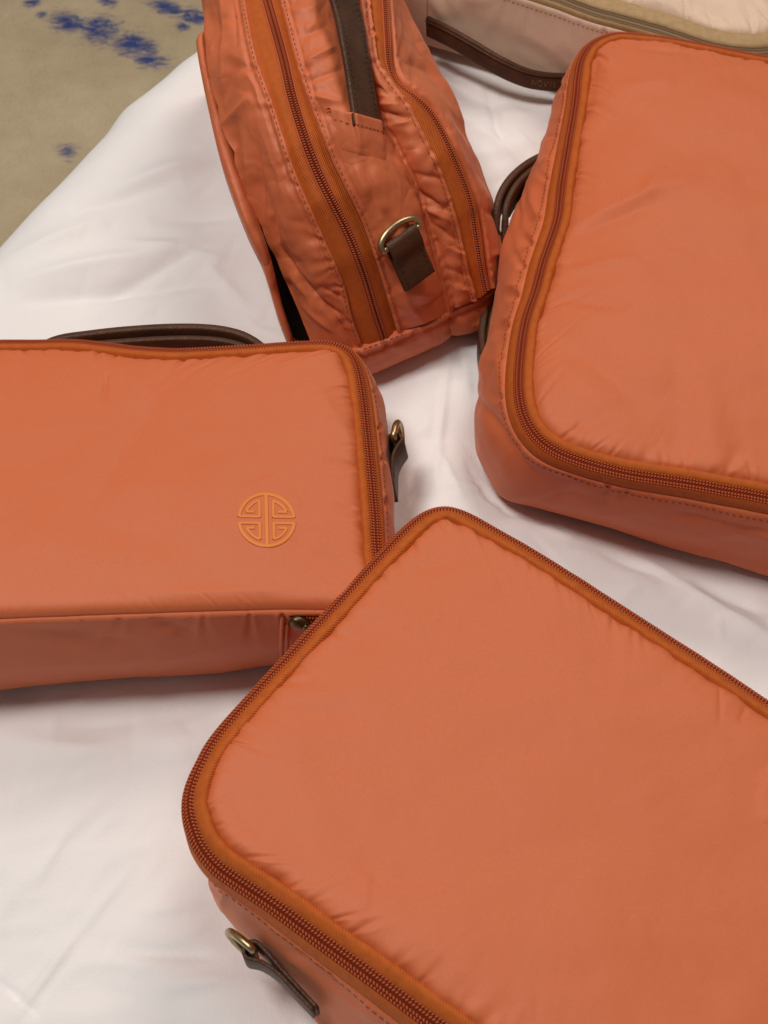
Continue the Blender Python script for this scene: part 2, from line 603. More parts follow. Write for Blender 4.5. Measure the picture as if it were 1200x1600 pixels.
class Drape:
    """finds the built surface under a pixel, so trim can be laid on it"""
    def __init__(self):
        self.p = []; self.n = []

    def add(self, V, N):
        self.p.append(V.reshape(-1, 3)); self.n.append(N.reshape(-1, 3))

    def done(self):
        self.P = np.concatenate(self.p); self.N = np.concatenate(self.n)
        flipm = np.sum(self.N * (CAM - self.P), 1) < 0
        self.N[flipm] *= -1
        self.px = proj(self.P)
        self.dep = np.linalg.norm(self.P - CAM, axis=1)
        return self

    def __call__(self, X, Y, rad=5.0):
        d2 = (self.px[:, 0] - X) ** 2 + (self.px[:, 1] - Y) ** 2
        r = rad
        while True:
            m = np.where(d2 < r * r)[0]
            if len(m) >= 4:
                break
            r *= 1.5
        dm = self.dep[m].min()
        m = m[self.dep[m] < dm + 0.012]
        wgt = 1.0 / (d2[m] + 0.5)
        wgt /= wgt.sum()
        n = norm((self.N[m] * wgt[:, None]).sum(0))
        depth = (self.dep[m] * wgt).sum()
        ray = FWD + (X - 600) / FPX * RGT + (800 - Y) / FPX * UPV
        ray /= np.linalg.norm(ray)
        return CAM + ray * depth, n

    def line(self, pts, step=4.0, rad=5.0):
        q = spline(np.asarray(pts, float), max(4, int(arclen(np.asarray(pts, float))[-1] / step)))
        r = [self(x, y, rad) for x, y in q]
        P = np.array([a for a, b in r]); N = np.array([b for a, b in r])
        k = np.array([0.25, 0.5, 0.25])
        for _ in range(2):
            P[1:-1] = P[:-2] * .25 + P[1:-1] * .5 + P[2:] * .25
        return P, N


BASES = []          # base outlines that press into the duvet


# ------------------------------------------------------------------ lying pouch
class Pouch:
    def __init__(self, name, label, ctrl, zt, cat='bag', zip_range=None, inset=0.0105, rise=0.0026, dome=0.007, lam=0.045,
                 mats=None, folds=(), wall_folds=(), seed=1, outer=0.0075, tilt=1.0, noise_amp=0.0012, bump_at=None, n=1500,
                 pucker=1.0, wall_noise=0.0016, core=0.0035, drop=0.002, phi=25, mid_bulge=0.0035, fold_gain=1.5, rows=((0.36, 0.21, 0.0), (0.80, 0.17, 0.5)), rim_wave=0.0004, group=None):
        mats = mats or (M_NYLON, M_TAPE, M_COIL, M_GROOVE, M_THREAD)
        m_fab, m_tape, m_coil, m_groove, m_thr = mats
        T = []; B = []; Z = []; X = []
        for c in ctrl:
            T.append(at(c[0], c[1], zt + (c[5] if len(c) > 5 else 0.0)))
            if len(c) > 2 and c[2] is not None:
                B.append(at(c[2], c[3], c[4])); X.append(1.0)
            else:
                B.append([0, 0, 0]); X.append(0.0)
        T = np.array(T); B = np.array(B); X = np.array(X)
        cen = T.mean(0)
        # orientation: make it counter-clockwise seen from above
        x, y = T[:, 0], T[:, 1]
        if np.sum(x * np.roll(y, -1) - np.roll(x, -1) * y) < 0:
            T, B, X = T[::-1], B[::-1], X[::-1]
        K = len(T)
        tg = norm(np.roll(T, -1, 0) - np.roll(T, 1, 0))
        on = norm(np.stack([tg[:, 1], -tg[:, 0], 0 * tg[:, 0]], 1))
        for i in range(K):
            if X[i] == 0:
                B[i] = T[i] + on[i] * 0.005
                B[i][2] = 0.030
        dense = crom(np.concatenate([T, B], 1), np.linspace(0, K, 60 * K + 1)[:-1], True)
        R, L = resample(dense, n, 3, True)
        for _ in range(12):
            R = (np.roll(R, 1, 0) + 2 * R + np.roll(R, -1, 0)) / 4
        T, B = R[:, :3], R[:, 3:]
        s = np.arange(n) * L / n
        T = T + np.stack([0 * s, 0 * s, rim_wave * 2 * pnoise(s, L, 0.03, seed + 40)], 1)
        tan = norm(np.roll(T, -1, 0) - np.roll(T, 1, 0))
        ang = norm(np.stack([tan[:, 1], -tan[:, 0], 0 * s], 1))
        self.T, self.B, self.N, self.s, self.L, self.n, self.zt = T, B, ang, s, L, n, zt
        self.cen = cen
        loc = (cen[0], cen[1], 0)
        root = thing(name, label, cat, loc, group)
        self.root = root
        UP = np.array([0, 0, 1.0])
        if zip_range is None:
            zm = np.ones(n); sel = None
        else:
            # zip where the predicate on the pixel of the rim holds
            zm = zip_range(proj(T)).astype(float)
            for _ in range(90):
                zm = (np.roll(zm, 1) + 2 * zm + np.roll(zm, -1)) / 4
            k0 = int(np.argmax((zm > 0.5) & (np.roll(zm, 1) <= 0.5)))
            cnt = int((zm > 0.5).sum())
            sel = (k0 + np.arange(cnt)) % n
        self.zm = zm
        closed = sel is None
        sub = (lambda A: A) if sel is None else (lambda A: A[sel])

        def sweep(nm, prof, m, parent, kind=None, wob=0.0, thin=True):
            prof = np.array(prof) * 1e-3
            o = prof[:, 0]; z = prof[:, 1]
            t_, n_ = sub(T), sub(ang)
            wv = wob * pnoise(sub(s), L, 0.011, seed + 9)
            V = t_[:, None] + n_[:, None] * (o[None, :, None] + (wv[:, None, None] * (o < np.median(o))[None, :, None])) + UP * z[None, :, None]
            ss = sub(s) if closed else np.arange(len(sel)) * L / n
            vv = arclen(prof)
            uv = np.stack(np.broadcast_arrays(ss[:, None], vv[None]), -1)
            return grid(nm, V, m, parent, closed_u=closed, uv=uv), V

        I = inset * 1e3; CW = core * 1e3; DR = drop * 1e3
        cf, sf = math.cos(math.radians(phi)), math.sin(math.radians(phi))
        zb = CW * sf                      # height of the inner lip of the slit
        tw = I - CW * cf
        tz = lambda g: zb + DR * g ** 0.8 # g: 0 at the coil, 1 at the panel
        pin = [(-I - 1.6, tz(1) - 2.9), (-I - 0.7, tz(1) - 1.4), (-I + 0.1, tz(1) - 0.15), (-I + 0.22 * tw, tz(0.78) + 0.7), (-I + 0.5 * tw, tz(0.5) + 0.9),
               (-I + 0.8 * tw, tz(0.2) + 0.6), (-CW * cf - 0.05, tz(0) + 0.3), (-CW * cf + 0.2, tz(0) - 0.6)]
        tape_in, V = sweep('zipper_tape', pin, m_tape, root, wob=0.0005)
        pc = [(u_ * cf - 0.4 * sf, -u_ * sf - 0.4 * cf) for u_ in (-CW - 0.1, -CW * 0.75, -CW * 0.4, 0, CW * 0.4, CW * 0.75, CW)]
        zipper_core, V = sweep('zipper_core', pc, m_groove, root)
        ow = outer
        hb = np.sum((B - T) * ang, 1); vb = B[:, 2] - T[:, 2]
        ln = np.sqrt(hb ** 2 + vb ** 2)
        ca = np.clip(hb / ln, -0.5, 0.9); cb = -np.sqrt(1 - ca ** 2)
        ff = np.linspace(0, 1, 8)
        oo = core * cf * 0.96 + 0.0006 * np.sin(ff * math.pi)[None] + ow * ff[None] * ca[:, None] + 0.0009 * ff[None]
        oz = -core * sf - 0.0002 + ow * ff[None] * cb[:, None] + 0.0007 * np.sin(ff * math.pi)[None]
        Vo = T[:, None] + ang[:, None] * oo[..., None] + UP * oz[..., None]
        Vo = sub(Vo)
        ss_ = sub(s) if closed else np.arange(len(sel)) * L / n
        tape_out = grid('zipper_tape', Vo, m_tape, root, closed_u=closed, uv=np.stack(np.broadcast_arrays(ss_[:, None], (ff * ow)[None]), -1))
        self.Vo = Vo
        # knitted loops of the coil, two staggered rows on each side of the slit
        for (r0, r1, ph) in rows:
            o = core * r0
            for sg in (-1, 1):
                cn = norm(sub(ang) * cf - UP * sf)
                cu = norm(UP[None] * cf + sub(ang) * sf)
                knit('zipper_teeth', sub(T) + cn * (o * sg) - cu * 0.0002, cn, cu, m_coil, zipper_core, closed, core * r1, ph, sg)
        wo, wz = oo[:, -1], oz[:, -1]

        # side wall from the outer tape down to the bed
        start = T + ang * ((wo + 0.0003) * zm + 0.0012 * (1 - zm))[:, None] + UP * ((wz + 0.0006) * zm + (-0.0012) * (1 - zm))[:, None]
        start_in = start - ang * 0.0022 - UP * 0.0004
        belly = B
        up_mid = start * 0.55 + belly * 0.45 + ang * mid_bulge
        foot = B - ang * 0.010
        foot[:, 2] = np.minimum(B[:, 2] * 0.25, 0.004)
        under = B - ang * 0.035
        under[:, 2] = -0.006
        kn = np.stack([start, up_mid, belly, foot, under], 0)
        m = 36
        v = np.linspace(0, 4, m)
        W = crom(kn, v).transpose(1, 0, 2)
        Nw = gnormals(W, True)
        if np.sum(Nw[:, 5] * ang) < 0:
            Nw = -Nw
        hgt = np.concatenate([np.zeros((n, 1)), np.cumsum(np.linalg.norm(np.diff(W, axis=1), axis=2), 1)], 1)
        pk = make_pucker(L, seed + 5, 0.017, 0.0011 * pucker, 0.013)
        fade = np.clip(1 - (v - 2.2) / 1.2, 0, 1) * np.clip(v / 0.35, 0, 1)
        D = wall_noise * (ridged(s[:, None] / 0.05 + hgt * 9, hgt / 0.035 + fbm(s[:, None] / 0.08, hgt * 0, seed + 3), seed + 11) * 0.9
                          + 0.4 * fbm(s[:, None] / 0.025, hgt / 0.025, seed + 13)) * fade[None]
        edge_fade = np.minimum(1, np.minimum(s, L - s) / 0.02)[:, None]
        D = D * edge_fade
        D += pk(s[:, None], hgt) * np.clip(v / 0.08, 0, 1)[None]
        # rolled hem at the seam
        D += 0.0008 * np.exp(-((hgt - 0.0012) / 0.0014) ** 2)
        if wall_folds:
            D += 1.5 * strokes(proj(W), wall_folds, 0.5) * np.clip(v / 0.2, 0, 1)[None]
        W = W + Nw * D[..., None]
        W = np.concatenate([start_in[:, None], W], 1)
        uv = np.stack(np.broadcast_arrays(s[:, None], np.concatenate([np.zeros((n, 1)), hgt + 0.001], 1)), -1)
        self.wall = grid('side_panel', W, m_fab, root, closed_u=True, uv=uv)
        self.W = W
        # stitches along the outer tape where it is sewn to the wall
        if zip_range is None or True:
            sp = sub(W[:, 2]) * 0.6 + sub(W[:, 3]) * 0.4 - sub(Nw[:, 2]) * 0.0001
            if closed:
                sp = np.concatenate([sp, sp[:1]])
            un = sub(Nw[:, 2])
            un = np.concatenate([un, un[:1]]) if closed else un
            stitch_line('stitching', sp, un, m_thr, self.wall, lift=0.0003)

        # quilted top panel
        ins = inset * zm + 0.0002 * (1 - zm)
        E = T - ang * ins[:, None]
        wob = 0.0011 * pnoise(s, L, 0.007, seed + 21, 2) + 0.0009 * pnoise(s, L, 0.02, seed + 22, 2)
        E = E - ang * (wob * zm)[:, None]
        c = E.mean(0)
        h = np.sum((E - c) * ang, 1)
        nr = 84
        f = 1 - np.linspace(0, 1, nr) ** 1.55
        P = c + (E - c)[:, None] * f[None, :, None]
        d = h[:, None] * (1 - f)[None]
        P[..., 2] = c[2] + (E[:, 2] - c[2])[:, None] * np.exp(-d / 0.02)
        pk = make_pucker(L, seed, 0.0095, 0.00105 * pucker, 0.0040)
        px0 = proj(P)
        z = zb * 1e-3 + drop - 0.0024 + (rise + 0.0008) * (1 - np.exp(-d / 0.0015)) + dome * (1 - np.broadcast_to(f[None], d.shape) ** 5)
        x_, y_ = P[..., 0], P[..., 1]
        nz = noise_amp * (fbm(x_ / 0.07 + 3, y_ / 0.05, seed + 31) * 1.4 + 0.5 * ridged(x_ / 0.11, y_ / 0.06 + 2, seed + 32)
                          + 0.16 * fbm(x_ / 0.013, y_ / 0.017, seed + 33))
        z = z + nz * np.clip(d / 0.012, 0, 1)
        z = z + pk(s[:, None], d) * np.clip(d / 0.0012, 0.1, 1) * (0.35 + 0.65 * zm[:, None])
        if folds:
            z = z + fold_gain * strokes(px0, folds, 0.45) * np.clip(d / 0.004, 0, 1)
        if bump_at is not None:
            z = z + bump_at(px0)
        P = P + UP * z[..., None]
        skirt = P[:, :1] + ang[:, None] * 0.0002 - UP * 0.003
        P = np.concatenate([skirt, P], 1)
        uv = np.stack([P[..., 0], P[..., 1]], -1)
        self.panel = grid('front_panel', P, m_fab, root, closed_u=True, uv=uv)
        # uv wrap is planar here, so rewrite it without the seam shift
        me = self.panel.data
        vi = np.zeros(len(me.loops), np.int32); me.loops.foreach_get('vertex_index', vi)
        me.uv_layers[0].data.foreach_set('uv', (P[..., :2].reshape(-1, 2)[vi]).reshape(-1).astype(np.float32))
        self.P = P
        self.drape = Drape()
        self.drape.add(P[:, 1:], gnormals(P, True)[:, 1:])
        self.drape.done()
        foot2 = B[::15].copy() - ang[::15] * 0.004
        BASES.append(foot2[:, :2])


def wall_frame(pouch, X, Y):
    """rim index whose pixel is nearest, with its outward normal and tangent"""
    px = proj(pouch.T)
    i = int(np.argmin(np.sum((px - np.array([X, Y])) ** 2, 1)))
    return i


def tab_and_ring(root, pos, along, out, up, width=0.019, ring_tilt=0.0, tail=0.026, scale=1.0, stitch=True, bow=0.0115, loop=1.0):
    """folded leather tab sewn flat on a wall with a D-ring in its loop. pos: tail end on the wall"""
    along, out, up = map(norm, (np.array(along, float), np.array(out, float), np.array(up, float)))
    q = scale
    t = 0.0017 * q
    cx, cy, r = (tail + 0.0055) * 1.0, 0.0042 * q * loop, 0.0036 * q * loop
    pts = [(0.000, 0.0011 * q), (tail * 0.35, 0.0011 * q), (tail * 0.7, 0.0010 * q), (tail, 0.0006 * q)]
    for a in np.linspace(-100, 100, 11):
        pts.append((cx + r * math.cos(math.radians(a)), cy + r * math.sin(math.radians(a))))
    pts += [(tail, 0.0048 * q), (tail * 0.72, 0.0030 * q), (tail * 0.35, 0.0029 * q), (0.0005, 0.0028 * q)]
    pts = spline(np.array(pts), 60)
    P = np.array(pos) + pts[:, :1] * along + pts[:, 1:2] * out
    tab = strap('ring_tab', P, up, width * q, t, M_LEATHER, root)
    if stitch:
        for sg in (-1, 1):
            a = np.array(pos) + along * 0.002 + out * 0.0040 * q + up * sg * (width * q / 2 - 0.0022)
            b = a + along * (tail - 0.006)
            P2 = np.linspace(a, b, 12)
            stitch_line('stitching', P2, np.tile(out, (12, 1)), M_BTHREAD, tab, lift=0.0)
    # D-ring: straight bar in the loop, round bow beyond it
    c0 = np.array(pos) + along * cx + out * cy
    ca, sa = math.cos(ring_tilt), math.sin(ring_tilt)
    fw = along * ca + out * sa
    hw = width * q / 2 + 0.002
    ring = [c0 - up * hw, c0 - up * hw * 0.4, c0 + up * hw * 0.4, c0 + up * hw]
    for a in np.linspace(80, -80, 13):
        a = math.radians(a)
        ring.append(c0 + fw * (0.002 + bow * q * math.cos(a)) + up * hw * 1.05 * math.sin(a))
    ring = spline(np.array(ring), 80, True)
    tube('d_ring', ring, 0.0017 * q, M_BRASS, root, seg=12, closed=True)
    return tab


def edge_on(pos, al, outward, tilt):
    v = norm(CAM - np.array(pos))
    u = norm(v - al * (v @ al))
    o = np.cross(al, u)
    if o @ outward < 0:
        o = -o
    u2 = u * math.cos(tilt) - o * math.sin(tilt)
    return norm(o * math.cos(tilt) + u * math.sin(tilt)), norm(u2)


# ------------------------------------------------------------------ bag with embroidered emblem (left)
def hex_patch(px):
    q = px - np.array([418, 814.0])
    q = q / np.array([57.0, 60.0])
    a = np.arctan2(q[..., 1], q[..., 0]) + 0.35
    r = np.linalg.norm(q, axis=-1)
    k = math.pi / 3
    hexr = math.cos(k / 2) / np.cos((a % k) - k / 2)
    return 0.00035 * (1 / (1 + np.exp((r - hexr) * 40)))


EMBLEM_BAG = Pouch(
    'toiletry_bag', 'coral nylon toiletry bag with round embroidered emblem on its flat padded front', [
        (0, 533), (70, 533), (115, 533.5), (168, 539), (227, 545), (297, 546.5), (385, 542), (440, 537.5), (490, 535), (520, 537),
        (544, 548, 556, 600, .03), (558, 570, 575, 625, .03), (567, 613, 594, 655, .03), (576, 693, 604, 715, .03), (586, 800, 607, 830, .03),
        (589, 853, 608, 890, .03), (596, 912, 612, 980, .02), (593, 938, 612, 1005, .012), (578, 949, 590, 1022, .01), (540, 951, 545, 1030, .008),
        (427, 950, 427, 1040, .006), (340, 952.5, 340, 1049, .006), (213, 957, 213, 1057, .006), (100, 962, 100, 1067, .006), (0, 966, 0, 1077, .006), (-230, 976, -230, 1095, .006),
        (-280, 974, -285, 1090, .008), (-312, 958, -335, 1060, .014), (-322, 915), (-308, 800), (-280, 600), (-268, 560), (-235, 537), (-120, 533)],
    0.080, wall_noise=0.0013, zip_range=lambda p: ~((p[:, 1] > 900) & (p[:, 0] < 590)), seed=3, dome=0.004, tilt=1.0,
    folds=[(190, 590, 330, 700, 26, 0.9), (160, 780, 300, 560, 30, -1.0), (330, 610, 360, 850, 40, 0.7), (170, 600, 165, 640, 5, -.7),
           (120, 820, 300, 870, 45, -0.8), (480, 600, 545, 690, 18, .6), (250, 935, 440, 930, 10, 0.6), (40, 560, 60, 600, 9, -.5),
           (470, 860, 560, 900, 20, -0.6)],
    wall_folds=[(40, 985, 200, 1000, 10, -1.0), (240, 970, 300, 985, 7, -1.2), (10, 1040, 400, 1015, 14, 1.0)], bump_at=hex_patch, inset=0.0061, core=0.0026, drop=0.001, phi=24, outer=0.0060)

# emblem: raised satin-stitch bands
em = EMBLEM_BAG
emb_parent = None


def emb_px(u, v):
    return 416.5 + 46.5 * u - 1.0 * v, 812.5 - 43.5 * v + 0.6 * u


def emb_band(name, pts, wd, parent):
    pts = np.array(pts, float)
    den = []
    for a, b in zip(pts[:-1], pts[1:]):
        k = max(2, int(np.linalg.norm(b - a) / 0.05))
        den += [a + (b - a) * i / k for i in range(k)]
    den.append(pts[-1])
    den = np.array(den)
    P = []; N = []
    for u, v in den:
        x, y = emb_px(u, v)
        p, n = em.drape(x, y, 6.0)
        P.append(p); N.append(n)
    P = np.array(P); N = norm(np.array(N).mean(0))
    # smooth the plane so the band sits cleanly
    T = np.gradient(P, axis=0)
    for i in range(1, len(pts) - 1):
        pass
    T = norm(T)
    sd = norm(np.cross(np.tile(N, (len(P), 1)), T))
    a = np.linspace(0, math.pi, 7)
    V = P[:, None] + sd[:, None] * (np.cos(a) * wd / 2)[None, :, None] + N * (np.sin(a) ** 0.6 * 0.00036 + 0.0001)[None, :, None]
    s = arclen(P)
    uv = np.stack(np.broadcast_arrays(s[:, None], (a * wd / 2)[None]), -1)
    return grid(name, V, M_EMB, parent, uv=uv)


def arc(r, a0, a1, k=24):
    return [(r * math.cos(math.radians(a)), r * math.sin(math.radians(a))) for a in np.linspace(a0, a1, k)]


emb_root = emb_band('emblem', arc(0.93, 6, 174, 40), 0.0019, em.root)
emb_band('emblem_band', arc(0.93, 186, 354, 40), 0.0019, emb_root)
emb_band('emblem_band', [(0, 0.90), (0, -0.90)], 0.0020, emb_root)
for sx in (-1, 1):
    for sy in (-1, 1):
        m_ = lambda L: [(sx * x, sy * y) for x, y in L]
        emb_band('emblem_band', m_([(0.92, 0.115), (0.235, 0.115)]), 0.0016, emb_root)
        emb_band('emblem_band', m_([(0.235, 0.085), (0.235, 0.70)]), 0.0016, emb_root)
        emb_band('emblem_band', m_(arc(0.735, 71, 24, 12)), 0.0015, emb_root)
        emb_band('emblem_band', m_([(0.69, 0.29), (0.40, 0.29)]), 0.0016, emb_root)

# handle loop behind the emblem bag
z_h = 0.052
hp = [at(x, y, z) for x, y, z in ((20, 640, .040), (38, 580, .043), (60, 545, .045), (90, 528, .048), (140, 520, .05), (200, 513.5, .052), (270, 509.5, .053), (330, 511, .053), (375, 520, .052), (405, 537, .05), (425, 560, .045), (438, 595, .042), (446, 645, .040))]
P = spline(np.array(hp), 60)
hd = strap('handle', P - np.array([0, 0, .008]), (0, 0, 1), 0.017, 0.0042, M_LEATHER, em.root)
P2 = P.copy(); P2[:, 1] -= 0.0048 + 0.002 * np.sin(np.linspace(0, math.pi, 60))
strap('handle', P2 - np.array([0, 0, .0095]), (0, 0, 1), 0.017, 0.0034, M_LEATHER, em.root)
# ring tab on the right wall
i = wall_frame(em, 586, 800)
tan_up = norm(em.T[wall_frame(em, 576, 700)] - em.T[i])
out = em.N[i]
pos = at(607, 772, 0.046)
al = norm(at(607.5, 690, .046) - pos)
o_, u_ = edge_on(pos, al, out, 0.16)
tab_and_ring(em.root, pos, al, o_, u_, width=0.017, ring_tilt=0.12, tail=0.0215, stitch=False)
# zipper end on the front wall: binding, slider and pull
bx = lambda x, y, z: at(x, y, z)
Dw = Drape(); Dw.add(em.W[:, 2:], gnormals(em.W, True)[:, 2:]); Dw.done()
for xx in (441, 449):
    P, N = Dw.line([(xx + 1, 954), (xx, 975), (xx - 1, 1000), (xx - 3, 1030)], rad=6)
    T = norm(np.gradient(P, axis=0)); sd = norm(np.cross(N, T))
    a = np.linspace(0, math.pi, 7)
    V = P[:, None] + sd[:, None] * (np.cos(a) * 0.0011)[None, :, None] + N[:, None] * (np.sin(a) * 0.0011)[None, :, None]
    grid('zipper_binding', V, M_NYLON, em.root, uv=V[..., :2])
P, N = Dw.line([(452, 962), (480, 960), (520, 960), (560, 960)], rad=6)
Pl, Nl = Dw.line([(452, 975), (480, 973), (520, 972), (560, 972)], rad=6)
sd = norm((Pl - P[:len(Pl)]).mean(0))
V = P[:, None] + sd * np.linspace(-0.001, 0.0065, 4)[None, :, None] + N[:, None] * 0.0008
grid('zipper_core', V, M_GROOVE, em.root, uv=V[..., :2])
teeth('zipper_teeth', P + sd * 0.0026 + N * 0.0010, np.tile(sd, (len(P), 1)), N, M_COIL, em.root, closed=False)
c, nn = Dw(468, 966, 7)
al = norm(P[-1] - P[0])
a8 = np.linspace(0, 2 * math.pi, 24, endpoint=False)
body = np.stack([c + al * (0.0045 * np.cos(a8) * k)[:, None] + sd * (0.0034 * np.sin(a8) * k * (1 - 0.35 * np.cos(a8)))[:, None] + nn * h
                 for k, h in ((0.8, 0.0005), (1.0, 0.0016), (0.95, 0.0032), (0.6, 0.004), (0.02, 0.0042))], 1)
sl = grid('zipper_slider', body, M_DBRASS, em.root, closed_u=True)
pts = [c + nn * 0.0040 + al * (0.0015 + 0.011 * t) + sd * (0.0005 + 0.006 * t) + nn * 0.0012 * math.sin(3 * t) for t in np.linspace(0, 1, 14)]
strap('zipper_pull', np.array(pts), sd, 0.0036, 0.0012, M_DBRASS, sl)

# ------------------------------------------------------------------ bag at the bottom right
LAP = Pouch(
    'packing_case', 'large coral nylon case with wide plain padded lid, nearest the camera', [
        (297, 1230, 332, 1305, .03), (312, 1195, 350, 1270, .03), (339, 1150), (400, 1080), (480, 993), (560, 906), (620, 841), (652, 812), (675, 799), (697, 795),
        (720, 800), (745, 812), (820, 855), (900, 904), (1000, 968), (1100, 1032), (1200, 1098), (1340, 1190), (1560, 1337), (1620, 1385), (1630, 1425), (1600, 1470),
        (1400, 1670), (1210, 1850), (1150, 1890), (1100, 1890), (1040, 1860), (910, 1775, 850, 1910, .012), (800, 1690, 730, 1815, .012), (667, 1592, 598, 1702, .014), (553, 1508, 494, 1590, .016),
        (425, 1415, 372, 1456, .02), (380, 1385, 341, 1410, .024), (339, 1356, 333, 1383, .028), (313, 1325, 334, 1362, .03), (300, 1295, 338, 1350, .03), (293, 1262, 342, 1332, .03)],
    0.085, seed=8, dome=0.003, lam=0.05, inset=0.0078, core=0.0036, drop=0.0030, phi=40, pucker=0.7, mid_bulge=0.0005, outer=0.0085, noise_amp=0.0012,
    folds=[(650, 905, 760, 870, 24, -0.7), (700, 960, 640, 1000, 20, 0.5), (1120, 1065, 1118, 1140, 4, -0.45), (1165, 1100, 1150, 1140, 5, -0.5), (560, 1350, 600, 1400, 8, -.4),
           (575, 1370, 570, 1440, 7, .35), (1210, 1215, 1195, 1290, 14, 1.8), (830, 1100, 1050, 1250, 90, 0.9), (500, 1300, 800, 1450, 90, -0.8), (480, 1120, 560, 1130, 16, -.4)],
    wall_folds=[(390, 1400, 420, 1440, 8, -1.2), (450, 1470, 560, 1570, 9, -1.0), (345, 1380, 350, 1420, 6, .8)])
i0 = wall_frame(LAP, 440, 1425)
i1 = wall_frame(LAP, 560, 1513)
p_tail = at(500, 1577, 0.043); p_head = at(392, 1462, 0.045)
al = norm(p_head - p_tail)
out = LAP.N[(i0 + i1) // 2]
o_, u_ = edge_on(p_tail, al, out, 0.10)
tab_and_ring(LAP.root, p_tail, al, o_, u_, width=0.017, ring_tilt=0.10, tail=0.0285, stitch=False)

# ------------------------------------------------------------------ bag at the right
SQ = Pouch(
    'shoe_bag', 'puffy coral nylon bag with wavy zipper and brown handle, resting beside the cream bag', [
        (984, 53), (952, 55), (924, 68, 905, 120, .035), (908, 92, 885, 143, .03), (902, 120, 873, 163, .03), (898, 160, 862, 202, .03), (888, 220, 844, 252, .03), (877.5, 285, 820, 305, .03),
        (871, 339, 799, 350, .03), (859, 378, 788, 388, .03), (848, 410, 778, 432, .03), (836, 455, 767, 490, .025), (820, 505, 756, 550, .025), (811, 575, 745, 615, .025),
        (812, 625, 746, 680, .02), (826, 666, 758, 724, .014), (856, 698, 786, 770, .01), (904, 720, 838, 790, .008), (968, 738, 925, 816, .006), (1060, 754, 1040, 848, .006),
        (1200, 778, 1190, 892, .006), (1380, 812, 1380, 945, .006), (1450, 824, 1455, 955, .006), (1500, 822, 1520, 945, .010), (1528, 795, 1565, 890, .02), (1534, 745), (1528, 500), (1516, 220), (1500, 165), (1455, 132), (1330, 108), (1200, 88), (1080, 66)],
    0.075, seed=15, dome=0.0075, lam=0.04, inset=0.0068, core=0.0029, drop=0.0012, phi=20, outer=0.0080, tilt=0.75, noise_amp=0.0017, pucker=1.1, wall_noise=0.0024,
    folds=[(930, 95, 915, 190, 7, -1.9), (950, 90, 945, 150, 12, 1.0), (1000, 90, 1080, 95, 6, -0.9), (890, 365, 1060, 310, 15, 1.5), (885, 385, 1010, 345, 12, -1.0),
           (870, 440, 980, 425, 13, 1.3), (860, 475, 965, 500, 13, -1.4), (855, 520, 1050, 690, 30, -2.0), (850, 600, 1000, 690, 40, 1.3), (1050, 560, 1060, 720, 30, -0.9),
           (960, 155, 1040, 150, 14, 1.0), (1000, 330, 1030, 290, 12, 0.9), (1080, 600, 1120, 730, 25, 0.9)],
    wall_folds=[(745, 620, 835, 745, 7, -2.0), (790, 590, 815, 660, 6, 1.6), (800, 520, 815, 560, 8, 1.0), (830, 380, 870, 360, 6, 1.2), (815, 420, 850, 405, 6, -1.2), (800, 450, 840, 440, 6, 1.2),
                (840, 780, 900, 770, 8, -1.0), (1060, 800, 1200, 830, 6, -1.6), (870, 215, 890, 200, 5, -1.2), (850, 255, 880, 235, 6, 1.0), (900, 760, 1000, 790, 12, .9)])
hp = [at(x, y, z) for x, y, z in ((880, 236, .034), (850, 245, .038), (820, 261, .042), (795, 284, .044), (780, 312, .042), (776, 345, .034), (772, 390, .022), (765, 440, .014), (757, 490, .012), (753, 525, .012), (757, 560, .012), (772, 590, .014))]
P = spline(np.array(hp), 70)
strap('handle', P - np.array([0, 0, .006]), (0, 0, 1), 0.018, 0.0042, M_LEATHER, SQ.root)
P2 = P + norm(np.stack([np.gradient(P[:, 1]), -np.gradient(P[:, 0]), 0 * P[:, 0]], 1)) * -0.0052 * np.sin(np.linspace(0, math.pi, 70))[:, None] ** 0.5
strap('handle', P2 - np.array([0, 0, .0085]), (0, 0, 1), 0.018, 0.0036, M_LEATHER, SQ.root)

# ------------------------------------------------------------------ cream bag at the back
CR = Pouch(
    'garment_bag', 'cream nylon bag with khaki zipper and lettered brown handle behind the coral bags', [
        (600, -95, 618, 44, .012), (680, -66, 690, 72, .010), (760, -40, 765, 96, .010), (820, -20, 820, 114, .010), (881, 0, 875, 128, .012), (943, 22, 935, 142, .012), (1017, 42, 1010, 160, .012), (1090, 66, 1085, 180, .012),
        (1127, 75, 1125, 192, .012), (1163, 80, 1165, 205, .014), (1200, 79, 1215, 210, .014), (1240, 66, 1265, 190, .02), (1268, 35), (1285, -30), (1330, -300), (1300, -345),
        (1150, -390), (700, -470), (600, -440), (560, -380), (545, -180), (560, -120)],
    0.070, seed=22, n=700, mats=(M_CREAM, M_KHAKI, M_KCOIL, M_KCOIL, M_KHAKI), dome=0.012, lam=0.03, inset=0.0125, outer=0.0045, core=0.0030, tilt=0.9, noise_amp=0.0022, pucker=1.6,
    folds=[(1080, 20, 1130, 45, 10, -1.5), (1000, 5, 1060, 20, 12, 1.4)])
Dc = Drape(); Dc.add(CR.W[:, 2:], gnormals(CR.W, True)[:, 2:]); Dc.done()
P, N = Dc.line([(667, -10), (666, 20), (665, 45), (664, 62)], rad=6)
tube('side_seam', P + N * 0.0002, 0.0009, M_CREAM, CR.root)
hpx = [(669, 41, .030, 27), (700, 56, .034, 27), (735, 76, .034, 26), (775, 100, .030, 24), (815, 119, .025, 21), (850, 127, .022, 21), (890, 127.5, .02, 21), (925, 118, .02, 21), (960, 108, .02, 20)]
P = spline(np.array([at(a, b, c_) for a, b, c_, d in hpx]), 60)
wv = np.linspace(0, 1, 60)[:, None]
